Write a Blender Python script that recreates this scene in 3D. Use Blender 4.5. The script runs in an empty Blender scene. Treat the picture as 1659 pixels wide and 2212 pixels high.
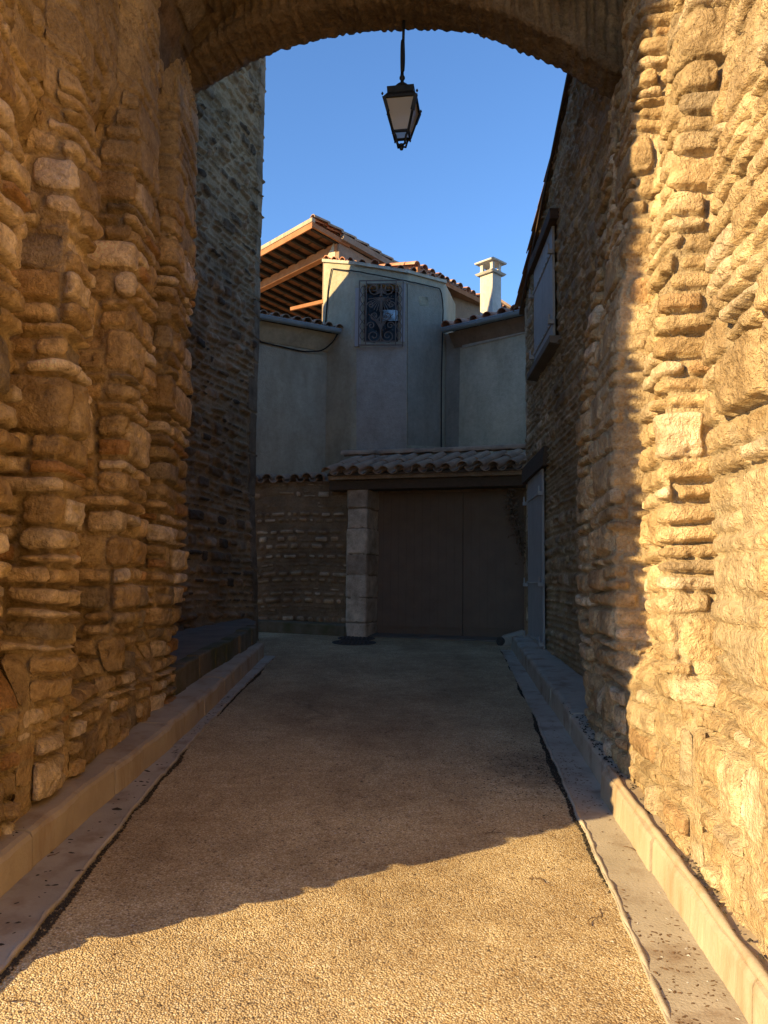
import bpy, math, random
import numpy as np
from mathutils import Vector, Matrix
SC = bpy.context.scene
COL = SC.collection
R = math.radians
# ---------------------------------------------------------------- camera
HEYE = 1.55
FPX = 1700.0                       # focal length for a picture 1659 x 2212
PITCH = math.atan(159 / FPX)
ROLL = R(0.7)
SLOPE = 0.055
cd = bpy.data.cameras.new('camera')
cam = bpy.data.objects.new('camera', cd); COL.objects.link(cam)
cam.location = (0, 0, HEYE)
cam.rotation_euler = (Matrix.Rotation(R(90) + PITCH, 3, 'X') @ Matrix.Rotation(ROLL, 3, 'Z')).to_euler()
cd.sensor_fit = 'VERTICAL'; cd.sensor_height = 24.0
cd.lens = 24.0 * FPX / 2212
cd.clip_start = 0.05; cd.clip_end = 2000
SC.camera = cam
# ---------------------------------------------------------------- light
SUN_EL = R(18.8)
SDIR = Vector((0.845, 0.535, 0)).normalized()      # way the light travels over the ground
w = bpy.data.worlds.new('World'); SC.world = w; w.use_nodes = True
nt = w.node_tree; bg = nt.nodes['Background']
sky = nt.nodes.new('ShaderNodeTexSky'); sky.sky_type = 'NISHITA'; sky.sun_disc = False
sky.sun_elevation = SUN_EL
sky.sun_rotation = math.atan2(-SDIR.x, -SDIR.y)
sky.air_density = 1.0; sky.dust_density = 0.0; sky.ozone_density = 6.0
nt.links.new(sky.outputs[0], bg.inputs[0]); bg.inputs[1].default_value = 0.135
sd = bpy.data.lights.new('sun', 'SUN'); sun = bpy.data.objects.new('sun', sd); COL.objects.link(sun)
sd.energy = 5.0; sd.angle = R(0.5); sd.color = (1.0, 0.73, 0.35)
tv = Vector((SDIR.x * math.cos(SUN_EL), SDIR.y * math.cos(SUN_EL), -math.sin(SUN_EL)))
sun.rotation_euler = tv.to_track_quat('-Z', 'Y').to_euler()
SC.view_settings.view_transform = 'Standard'; SC.view_settings.look = 'None'
SC.view_settings.exposure = 1.16; SC.view_settings.gamma = 1.0
SC.cycles.max_bounces = 12; SC.cycles.diffuse_bounces = 9

# ---------------------------------------------------------------- maths helpers
def ray(px, py):
    x = px - 829.5; y = -(py - 1106.0); c, s = math.cos(ROLL), math.sin(ROLL)
    x, y = c * x - s * y, s * x + c * y
    d = np.array([x, FPX * math.cos(PITCH) - y * math.sin(PITCH), FPX * math.sin(PITCH) + y * math.cos(PITCH)])
    return d / d[1]
def P(px, py, Y): return np.array([0, 0, HEYE]) + ray(px, py) * Y     # sight line met at distance Y
def plane_hit(px, py, a, b):      # sight line meets the vertical plane through plan points a, b
    d = ray(px, py); n = np.array([b[1] - a[1], a[0] - b[0]])
    t = (n @ np.array(a[:2])) / (n @ d[:2]); return np.array([0, 0, HEYE]) + d * t
def gz(y): return SLOPE * y
rng0 = np.random.RandomState(5)
TAB = [rng0.rand(256, 256) for _ in range(12)]
def vn(x, y, k=0):
    T = TAB[k % 12]; xi = np.floor(x).astype(int); yi = np.floor(y).astype(int)
    fx = x - xi; fy = y - yi; fx = fx * fx * (3 - 2 * fx); fy = fy * fy * (3 - 2 * fy)
    a = T[xi & 255, yi & 255]; b = T[(xi + 1) & 255, yi & 255]; c = T[xi & 255, (yi + 1) & 255]; d = T[(xi + 1) & 255, (yi + 1) & 255]
    return (a * (1 - fx) + b * fx) * (1 - fy) + (c * (1 - fx) + d * fx) * fy - 0.5
def fbm(x, y, k=0, o=4):
    s = 0; a = 1.0
    for i in range(o):
        s = s + a * vn(x, y, k + i); x = x * 2.03 + 7.1; y = y * 2.03 + 3.7; a *= .58
    return s
def ss(a, b, x): t = np.clip((x - a) / (b - a), 0, 1); return t * t * (3 - 2 * t)

def stones(u, v, seed, thin=(.05, .1), tall=(.14, .26), ptall=.35, wid=(.14, .42), edge=.022, gap=.006, bulge=.022,
           rough=.012, wave=.05, dark=.10, tilt=.12, missing=.03, joint=0.0, ub=()):
    """irregular coursed rubble: returns height, stone random, mortar mask, second random"""
    rs = np.random.RandomState(seed)
    v2 = v + wave * vn(u * .8 + seed, v * .6, 1) + .022 * vn(u * 3.3, v * 2.5 + seed, 2)
    ub = np.array(ub, float)
    near = np.ones_like(u)
    for b_ in ub: near = np.minimum(near, ss(.0, .12, np.abs(u - b_)))
    u2 = u + .035 * vn(u * 3 + 9, v * 7 + seed, 3) * (.25 + .75 * near)
    lo, hi = v2.min() - .3, v2.max() + .3
    cb = [lo]
    while cb[-1] < hi:
        r = tall if rs.rand() < ptall else thin
        cb.append(cb[-1] + rs.uniform(*r))
    cb = np.array(cb); nc = len(cb) - 1
    ulo, uhi = u2.min() - .6, u2.max() + .6; BIG = (uhi - ulo) + 10
    bs = []; 
    for i in range(nc):
        h = cb[i + 1] - cb[i]; x = ulo - rs.rand() * .3; lst = [x]
        while x < uhi:
            x += rs.uniform(*wid) * (1.0 if h < .12 else .85 + .5 * rs.rand()); lst.append(x)
        if len(ub): lst = sorted([x for x in lst if np.min(np.abs(ub - x)) > .09] + list(ub))
        bs.append(np.array(lst) - ulo + i * BIG)
    B = np.concatenate(bs); nB = len(B)
    ci = np.clip(np.searchsorted(cb, v2) - 1, 0, nc - 1)
    key = (u2 - ulo) + ci * BIG
    si = np.clip(np.searchsorted(B, key) - 1, 0, nB - 2)
    u0 = B[si] - ci * BIG + ulo; u1 = B[si + 1] - ci * BIG + ulo
    c0 = cb[ci]; c1 = cb[ci + 1]
    ra = rs.rand(nB, 8); q = ra[si]
    # split tall stones now and then
    sp = ((c1 - c0) > .13) & (q[..., 6] < .5)
    mid = c0 + (c1 - c0) * (.35 + .3 * q[..., 5]) + (u2 - (u0 + u1) / 2) * .15 * (q[..., 4] - .5)
    up = sp & (v2 > mid); dn = sp & ~up
    c0 = np.where(up, mid, c0); c1 = np.where(dn, mid, c1)
    q = np.where(up[..., None], ra[(si * 7 + 13) % nB], q)
    W = u1 - u0; Hh = c1 - c0; uc = (u0 + u1) / 2; vc = (c0 + c1) / 2
    g = gap + .006 * q[..., 2]
    r = (.10 + .28 * q[..., 3]) * np.minimum(W, Hh)
    ex = np.abs(u2 - uc) - (W / 2 - g - r); ey = np.abs(v2 - vc) - (Hh / 2 - g - r)
    d = r - (np.hypot(np.maximum(ex, 0), np.maximum(ey, 0)) + np.minimum(np.maximum(ex, ey), 0))
    d = d + .012 * fbm(u * 11, v * 13, 4, 3)
    t = ss(-.004, edge, d)
    f = fbm(u * 9 + q[..., 0] * 50, v * 16, 5, 4)
    hs = bulge * (.35 + .9 * q[..., 1]) + rough * f + tilt * (q[..., 4] - .5) * (v2 - vc) + tilt * .5 * (q[..., 5] - .5) * np.clip(u2 - uc, -.12, .12)
    hs = hs + .008 * np.minimum(d / .05, 1) + rough * 1.0 * np.abs(fbm(u * 4 + q[..., 1] * 30, v * 6, 2, 3))
    hm = .005 * fbm(u * 25, v * 25, 7, 3) - joint * ss(-.25, .35, fbm(u * 2.5, v * 4, 6, 3))
    miss = (q[..., 7] < missing)
    hs = np.where(miss, -.5 * bulge + rough * f, hs)
    return hm * (1 - t) + hs * t, q[..., 0], 1 - t, np.where(miss, 0, q[..., 3])

# ---------------------------------------------------------------- object helpers
def tag(o, label=None, cat=None, group=None, kind=None):
    if label: o['label'] = label
    if cat: o['category'] = cat
    if group: o['group'] = group
    if kind: o['kind'] = kind
    return o
def empty(name, loc, label, cat, group=None):
    o = bpy.data.objects.new(name, None); COL.objects.link(o); o.location = loc; o.empty_display_size = .2
    bpy.context.view_layer.update()
    return tag(o, label, cat, group)
def link(name, me, mat, parent=None):
    o = bpy.data.objects.new(name, me); COL.objects.link(o)
    if mat: me.materials.append(mat)
    if parent is not None:
        o.parent = parent
        if parent.type == 'EMPTY': o.matrix_parent_inverse = Matrix.Translation(-Vector(parent.location))
    return o
class MB:
    def __init__(s): s.v = []; s.f = []
    def add(s, vs, fs):
        n = len(s.v); s.v.extend([tuple(map(float, p)) for p in vs]); s.f.extend([tuple(i + n for i in f) for f in fs]); return s
    def hexa(s, p):   # 4 bottom, 4 top
        return s.add(p, [(3, 2, 1, 0), (4, 5, 6, 7), (0, 1, 5, 4), (1, 2, 6, 5), (2, 3, 7, 6), (3, 0, 4, 7)])
    def box(s, c, size, M=None):
        x, y, z = [q / 2 for q in size]
        ps = [Vector(q) for q in ((-x, -y, -z), (x, -y, -z), (x, y, -z), (-x, y, -z), (-x, -y, z), (x, -y, z), (x, y, z), (-x, y, z))]
        if M is not None: ps = [M @ q for q in ps]
        return s.hexa([q + Vector(c) for q in ps])
    def beam(s, a, b, w, h, up=(0, 0, 1)):
        a = Vector(a); b = Vector(b); d = (b - a).normalized(); x = d.cross(Vector(up)).normalized(); z = x.cross(d)
        q = [(-w / 2, -h / 2), (w / 2, -h / 2), (w / 2, h / 2), (-w / 2, h / 2)]
        vs = [a + x * i + z * j for i, j in q] + [b + x * i + z * j for i, j in q]
        return s.add(vs, [(0, 1, 2, 3), (7, 6, 5, 4), (0, 4, 5, 1), (1, 5, 6, 2), (2, 6, 7, 3), (3, 7, 4, 0)])
    def prism(s, poly, z0, z1):
        n = len(poly)
        f0 = z0 if callable(z0) else (lambda p: z0); f1 = z1 if callable(z1) else (lambda p: z1)
        vs = [(p[0], p[1], f0(p)) for p in poly] + [(p[0], p[1], f1(p)) for p in poly]
        ar = sum(poly[i][0] * poly[(i + 1) % n][1] - poly[(i + 1) % n][0] * poly[i][1] for i in range(n))
        fs = [tuple(range(n))[::-1], tuple(range(n, 2 * n))] + [(i, (i + 1) % n, n + (i + 1) % n, n + i) for i in range(n)]
        if ar < 0: fs = [f[::-1] for f in fs]
        return s.add(vs, fs)
    def tube(s, pts, r, n=8, r1=None):
        pts = [Vector(p) for p in pts]; m = len(pts); vs = []; x = None
        for i, p in enumerate(pts):
            d = (pts[min(i + 1, m - 1)] - pts[max(i - 1, 0)])
            if d.length < 1e-9: d = Vector((0, 0, 1))
            d.normalize()
            if x is None: x = d.orthogonal().normalized()
            x = (x - d * x.dot(d))
            if x.length < 1e-6: x = d.orthogonal()
            x.normalize(); y = d.cross(x)
            rr = r if not hasattr(r, '__len__') else r[i]
            if r1 is not None: rr = r + (r1 - r) * i / max(1, m - 1)
            vs += [p + (x * math.cos(2 * math.pi * k / n) + y * math.sin(2 * math.pi * k / n)) * rr for k in range(n)]
        fs = [(i * n + k, i * n + (k + 1) % n, (i + 1) * n + (k + 1) % n, (i + 1) * n + k) for i in range(m - 1) for k in range(n)]
        fs += [tuple(range(n))[::-1], tuple((m - 1) * n + k for k in range(n))]
        return s.add(vs, fs)
    def lathe(s, c, prof, n=24, M=None):
        vs = []
        for r, z in prof:
            for k in range(n):
                q = Vector((r * math.cos(2 * math.pi * k / n), r * math.sin(2 * math.pi * k / n), z))
                vs.append((M @ q if M is not None else q) + Vector(c))
        m = len(prof)
        fs = [(i * n + k, i * n + (k + 1) % n, (i + 1) * n + (k + 1) % n, (i + 1) * n + k) for i in range(m - 1) for k in range(n)]
        fs += [tuple(range(n))[::-1], tuple((m - 1) * n + k for k in range(n))]
        return s.add(vs, fs)
    def build(s, name, mat, parent=None, smooth=False, bevel=0):
        me = bpy.data.meshes.new(name); me.from_pydata(s.v, [], s.f); me.update()
        if smooth: me.shade_smooth()
        o = link(name, me, mat, parent)
        if bevel:
            b = o.modifiers.new('bevel', 'BEVEL'); b.width = bevel; b.segments = 2; b.limit_method = 'ANGLE'
        return o

def grid_mesh(name, X, Y, Z, mat, parent=None, cols=None, flip=False, extra=None, smooth=True):
    n, m = X.shape
    V = np.stack([X, Y, Z], -1).reshape(-1, 3)
    idx = np.arange(n * m).reshape(n, m)
    q = np.stack([idx[:-1, :-1], idx[1:, :-1], idx[1:, 1:], idx[:-1, 1:]], -1).reshape(-1, 4)
    if flip: q = q[:, ::-1]
    ev = []; ef = []
    if extra is not None: ev, ef = extra.v, [tuple(i + len(V) for i in f) for f in extra.f]
    nv = len(V) + len(ev)
    allv = np.concatenate([V, np.array(ev).reshape(-1, 3)]) if len(ev) else V
    loops = [q.reshape(-1)]; starts = [np.arange(len(q)) * 4]; base = len(q) * 4
    if ef:
        loops.append(np.array([i for f in ef for i in f])); ls = np.array([len(f) for f in ef]); starts.append(base + np.concatenate([[0], np.cumsum(ls)[:-1]]))
    L = np.concatenate(loops).astype(np.int32); S = np.concatenate(starts).astype(np.int32)
    me = bpy.data.meshes.new(name)
    me.vertices.add(nv); me.vertices.foreach_set('co', allv.astype(np.float32).ravel())
    me.loops.add(len(L)); me.loops.foreach_set('vertex_index', L)
    me.polygons.add(len(S)); me.polygons.foreach_set('loop_start', S)
    me.update(calc_edges=True); me.validate()
    if cols is not None:
        at = me.attributes.new('col', 'FLOAT_COLOR', 'POINT')
        C = np.ones((nv, 4), np.float32)
        for k in range(3): C[:n * m, k] = cols[k].ravel()
        C[n * m:, 0] = .3; C[n * m:, 1] = 1; C[n * m:, 2] = .5
        at.data.foreach_set('color', C.ravel())
    if smooth: me.shade_smooth()
    return link(name, me, mat, parent)

def resample(pts, du):
    pts = np.array(pts, float); seg = np.hypot(*(pts[1:] - pts[:-1])[:, :2].T); L = np.concatenate([[0], np.cumsum(seg)])
    n = max(2, int(L[-1] / du)); s = np.linspace(0, L[-1], n + 1)
    return s, np.stack([np.interp(s, L, pts[:, k]) for k in range(pts.shape[1])], -1)
def smooth1(a, k):
    if k < 1: return a
    p = np.pad(a, ((k, k), (0, 0)), 'edge'); ker = np.ones(2 * k + 1) / (2 * k + 1)
    return np.stack([np.convolve(p[:, j], ker, 'valid') for j in range(a.shape[1])], -1)

def rubble_wall(name, path, z0, z1, mat, parent, seed, side=1, du=.012, dz=.012, flat=None, gmask=None, rnd=.03,
                lean=None, quoins=(), recess=(), plaster=None, hscale=1.0, back=.35, back_poly=None, hook=None, breaks=(), grit=.004, soft=True, **kw):
    """displaced masonry along a plan path. flat: path with same number of points used where gmask is 0."""
    s, A = resample(path, du); A = smooth1(A, int(rnd / du))
    Bp = A
    if flat is not None:
        pts = np.array(path, float); seg = np.hypot(*(pts[1:] - pts[:-1])[:, :2].T); L = np.concatenate([[0], np.cumsum(seg)])
        sa, sb = L[1], L[-2]; ya, yb = pts[1][1], pts[-2][1]; fr = np.clip((s - sa) / (sb - sa), 0, 1)
        yy = ya + (yb - ya) * fr; Bp = np.stack([flat(yy), yy], -1)
        t0 = np.clip(s / sa, 0, 1)[:, None]; t1 = np.clip((s - sb) / (L[-1] - sb), 0, 1)[:, None]
        Bp = np.where((s < sa)[:, None], pts[0] * (1 - t0) + np.array([flat(ya), ya]) * t0, Bp)
        Bp = np.where((s > sb)[:, None], pts[-1] * t1 + np.array([flat(yb), yb]) * (1 - t1), Bp)
        Bp = smooth1(Bp, int(rnd / du))
        kw['ub'] = [L[i] for i in breaks]
    As = smooth1(A, int(.05 / du)); T = np.gradient(As, axis=0); T /= np.hypot(T[:, 0], T[:, 1])[:, None] + 1e-9
    N = np.stack([T[:, 1], -T[:, 0]], -1) * side
    zz = np.arange(z0, z1 + dz, dz) 
    U, V = np.meshgrid(s, zz, indexing='ij')
    h, c, mo, c2 = stones(U, V, seed, **kw)
    h = h * hscale + grit * fbm(U * 15, V * 17, 3, 3) - grit * 3 * ss(.28, .6, fbm(U * 9 + 3, V * 11, 6, 4))
    for (uc, hw, za, zb, hh) in quoins:
        rs = np.random.RandomState(int(uc * 100) + seed); z = za; k = 0
        while z < zb:
            H = rs.uniform(*hh); wl = hw * (rs.uniform(.75, 1.25)); wr = hw * rs.uniform(.75, 1.25)
            off = .012 + .018 * rs.rand(); cc = rs.uniform(.45, .75); r = .03
            ex = np.maximum(U - (uc + wr - r), (uc - wl + r) - U); ey = np.abs(V - z - H / 2) - (H / 2 - .006 - r)
            d = r - (np.hypot(np.maximum(ex, 0), np.maximum(ey, 0)) + np.minimum(np.maximum(ex, ey), 0)) + .01 * fbm(U * 8, V * 8, k, 2)
            ins = d > -.004; t = ss(-.004, .02, d)
            hb = off + .010 * fbm(U * 5 + k, V * 5, 3, 4) 
            h = np.where(ins, h * (1 - t) + hb * t, h); c = np.where(ins, cc, c); mo = np.where(ins, np.where(t > .5, 0, mo), mo); c2 = np.where(ins, .9, c2)
            z += H; k += 1
    if plaster is not None:
        pm = np.clip(plaster(U, V), 0, 1)
        hp = .015 + .014 * fbm(U * 2.0, V * 2.6, 8, 4) + .007 * fbm(U * 24, V * 24, 2, 3) + .35 * h * ss(0, .4, vn(U * 1.7, V * 1.7, 5))
        h = h * (1 - pm) + hp * pm; mo = np.maximum(mo, pm)
    h = h + .02 * fbm(U * 1.1, V * 1.1, 9, 3)
    for (ua, ub, va, vb, dep) in recess:
        ins = ss(ua - .015, ua, U) * ss(ub + .015, ub, U) * ss(va - .015, va, V) * ss(vb + .015, vb, V)
        h = h * (1 - ins) + dep * ins
    if gmask is None: X = A[:, 0][:, None] + 0 * U; Yc = A[:, 1][:, None] + 0 * U
    else:
        gm = gmask(Bp[:, 1][:, None] + 0 * U, V)
        X = Bp[:, 0][:, None] * (1 - gm) + A[:, 0][:, None] * gm; Yc = Bp[:, 1][:, None] * (1 - gm) + A[:, 1][:, None] * gm
    X = X + N[:, 0][:, None] * h; Yc = Yc + N[:, 1][:, None] * h
    if lean is not None: X = X + lean(V, Yc)
    if hook is not None: X, Yc, V = hook(X, Yc, V, U)
    ex = None
    if back_poly is not None: ex = MB().prism(back_poly, z0, z1)
    return grid_mesh(name, X, Yc, V, mat, parent, (c, mo, c2), flip=(side > 0), extra=ex, smooth=soft)

# ---------------------------------------------------------------- materials
def newmat(name):
    m = bpy.data.materials.new(name); m.use_nodes = True; t = m.node_tree
    b = t.nodes['Principled BSDF']; b.inputs['Roughness'].default_value = .9
    b.inputs['Specular IOR Level'].default_value = .25
    return m, t, b
def nd(t, k, **a):
    n = t.nodes.new('ShaderNode' + k)
    for q, v in a.items():
        if q in n.inputs.keys(): n.inputs[q].default_value = v
        else: setattr(n, q, v)
    return n
def ramp(t, fac, stops, mode='LINEAR'):
    r = t.nodes.new('ShaderNodeValToRGB'); r.color_ramp.interpolation = mode; e = r.color_ramp.elements
    while len(e) < len(stops): e.new(.5)
    for i, (p, c) in enumerate(stops): e[i].position = p; e[i].color = (*c, 1) if len(c) == 3 else c
    t.links.new(fac, r.inputs[0]); return r.outputs[0]
def mixc(t, a, b, f, mode='MIX'):
    m = t.nodes.new('ShaderNodeMix'); m.data_type = 'RGBA'; m.blend_type = mode
    for v, i in ((f, 0), (a, 6), (b, 7)):
        if hasattr(v, 'links'): t.links.new(v, m.inputs[i])
        else: m.inputs[i].default_value = (*v, 1) if hasattr(v, '__len__') else v
    return m.outputs[2]
def math_(t, op, a, b=None, c=None):
    m = t.nodes.new('ShaderNodeMath'); m.operation = op
    for i, v in enumerate((a, b, c)):
        if v is None: continue
        if hasattr(v, 'links'): t.links.new(v, m.inputs[i])
        else: m.inputs[i].default_value = v
    return m.outputs[0]
def coords(t, scale=(1, 1, 1)):
    g = t.nodes.new('ShaderNodeNewGeometry'); mp = t.nodes.new('ShaderNodeMapping'); mp.inputs['Scale'].default_value = scale
    t.links.new(g.outputs['Position'], mp.inputs['Vector']); return mp.outputs[0]
def noise(t, vec, scale, detail=4, rough=.55, dist=0):
    n = t.nodes.new('ShaderNodeTexNoise'); n.inputs['Scale'].default_value = scale; n.inputs['Detail'].default_value = detail
    n.inputs['Roughness'].default_value = rough; n.inputs['Distortion'].default_value = dist
    t.links.new(vec, n.inputs['Vector']); return n.outputs['Fac']
def bump(t, b, h, dist=.01, strength=1.0):
    n = t.nodes.new('ShaderNodeBump'); n.inputs['Distance'].default_value = dist; n.inputs['Strength'].default_value = strength
    t.links.new(h, n.inputs['Height']); t.links.new(n.outputs[0], b.inputs['Normal'])
def mat_rubble(name, pal, mortar, vmin=.65, vmax=1.25, bump_d=.012, stain=None, pits=False):
    m, t, b = newmat(name)
    a = t.nodes.new('ShaderNodeAttribute'); a.attribute_name = 'col'
    sep = t.nodes.new('ShaderNodeSeparateColor'); t.links.new(a.outputs['Color'], sep.inputs[0])
    v = coords(t)
    n = len(pal)
    c = ramp(t, sep.outputs[0], [(i / n, p) for i, p in enumerate(pal)], 'CONSTANT')
    n1 = noise(t, v, 6, 5, .6); n2 = noise(t, v, 45, 5, .65); n3 = noise(t, v, 1.3, 3)
    c = mixc(t, c, ramp(t, n1, [(.3, (.62, .55, .48)), (.7, (1.25, 1.22, 1.2))]), 1.0, 'MULTIPLY')
    mc = mixc(t, mortar, ramp(t, n1, [(.3, (.75, .72, .7)), (.7, (1.15, 1.15, 1.15))]), 1.0, 'MULTIPLY')
    mo = math_(t, 'MULTIPLY_ADD', n2, .5, math_(t, 'SUBTRACT', sep.outputs[1], .25))
    c = mixc(t, c, mc, ramp(t, mo, [(.35, (0, 0, 0)), (.6, (1, 1, 1))]))
    c = mixc(t, c, ramp(t, n2, [(.25, (.7, .68, .66)), (.5, (1, 1, 1)), (.8, (1.15, 1.15, 1.15))]), 1.0, 'MULTIPLY')
    c = mixc(t, c, ramp(t, n3, [(.3, (vmin,) * 3), (.7, (vmax,) * 3)]), 1.0, 'MULTIPLY')
    if pits:
        pn = noise(t, v, 22, 7, .72)
        c = mixc(t, c, ramp(t, pn, [(.28, (.35, .28, .22)), (.38, (.92, .90, .86)), (.52, (1.12, 1.12, 1.12)), (.70, (1.35, 1.35, 1.35))]), 1.0, 'MULTIPLY')
        c = mixc(t, c, (.16, .13, .10), ramp(t, noise(t, v, 3.1, 6, .7), [(.66, (0, 0, 0)), (.78, (.55, .55, .55))]))
    if stain is not None:
        sc, lo, hi, colr = stain
        c = mixc(t, c, colr, ramp(t, noise(t, v, sc, 6, .65), [(lo, (0, 0, 0)), (hi, (.8, .8, .8))]))
    t.links.new(c, b.inputs['Base Color'])
    pit = t.nodes.new('ShaderNodeTexVoronoi'); pit.inputs['Scale'].default_value = 55; t.links.new(v, pit.inputs['Vector'])
    hh = math_(t, 'ADD', math_(t, 'MULTIPLY', n2, .8), math_(t, 'MULTIPLY', noise(t, v, 150, 3), .5))
    hh = math_(t, 'ADD', hh, math_(t, 'MULTIPLY', pit.outputs['Distance'], .3))
    bump(t, b, hh, bump_d, 1.0)
    return m
def mat_simple(name, c1, c2, sc=8, bd=.004, bs=60, rough=.9, metal=0, spec=.25, stretch=(1, 1, 1), big=None):
    m, t, b = newmat(name); v = coords(t, stretch); n1 = noise(t, v, sc, 6, .6); n2 = noise(t, v, bs, 4)
    c = ramp(t, n1, [(.3, c1), (.7, c2)])
    if big:
        c = mixc(t, c, big[1], ramp(t, noise(t, coords(t, big[4] if len(big) > 4 else (1, 1, 1)), big[0], 5, .6), [(big[2], (0, 0, 0)), (big[3], (.85,) * 3)]))
    if 'render' in name:
        st = noise(t, coords(t, (1, 1, .3)), 3.2, 6, .65)
        c = mixc(t, c, ramp(t, st, [(.3, (.80, .79, .77)), (.55, (1, 1, 1)), (.75, (1.08, 1.08, 1.06))]), 1.0, 'MULTIPLY')
        c = mixc(t, c, ramp(t, noise(t, v, 14, 5, .7), [(.3, (.85, .85, .85)), (.6, (1.04, 1.04, 1.04))]), 1.0, 'MULTIPLY')
    t.links.new(c, b.inputs['Base Color']); b.inputs['Roughness'].default_value = rough; b.inputs['Metallic'].default_value = metal
    b.inputs['Specular IOR Level'].default_value = spec
    if bd: bump(t, b, math_(t, 'ADD', n2, math_(t, 'MULTIPLY', n1, .6)), bd)
    return m
GOLD = [(.52, .39, .22), (.60, .47, .30), (.46, .33, .17), (.66, .55, .38), (.52, .39, .22), (.38, .29, .18), (.74, .64, .49), (.56, .42, .24), (.44, .27, .13), (.58, .45, .27), (.54, .41, .24), (.33, .28, .21),
        (.62, .50, .33), (.48, .36, .20), (.68, .57, .42), (.52, .38, .21), (.42, .32, .19), (.76, .67, .54), (.57, .44, .26), (.50, .39, .23)]
M = {}
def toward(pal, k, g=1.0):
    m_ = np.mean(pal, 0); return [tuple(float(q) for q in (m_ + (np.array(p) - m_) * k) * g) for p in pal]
GOLD = [(r * 1.04, g * 1.02, b * .98) for r, g, b in GOLD]
M['gold'] = mat_rubble('golden_rubble', GOLD, (.48, .36, .20), bump_d=.028, pits=True)
M['honey'] = mat_rubble('honey_rubble', toward(GOLD, .55, 1.0), (.50, .385, .235), bump_d=.028, pits=True)
M['gold_shade'] = mat_rubble('shaded_rubble', toward(GOLD, .6, .42), (.20, .145, .09), bump_d=.028, pits=True)  # darkened gold stone: shade of arch and vault put into the colour
M['house'] = mat_rubble('grey_rubble', [(.24, .165, .095), (.30, .21, .125), (.15, .11, .07), (.36, .26, .16), (.19, .14, .09), (.26, .19, .12), (.38, .29, .19), (.09, .07, .05)], (.30, .215, .125), bump_d=.02, stain=(1.6, .58, .85, (.12, .095, .07)))
M['house2'] = mat_rubble('brown_rubble', [(.42, .31, .18), (.52, .40, .25), (.36, .26, .15), (.60, .48, .32), (.46, .34, .20), (.40, .32, .22)], (.46, .34, .19), bump_d=.02)
M['low'] = mat_rubble('low_wall_rubble', [(.38, .27, .17), (.46, .35, .22), (.56, .46, .33), (.34, .25, .15), (.48, .36, .23), (.68, .58, .44)], (.27, .19, .115), bump_d=.02)
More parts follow.
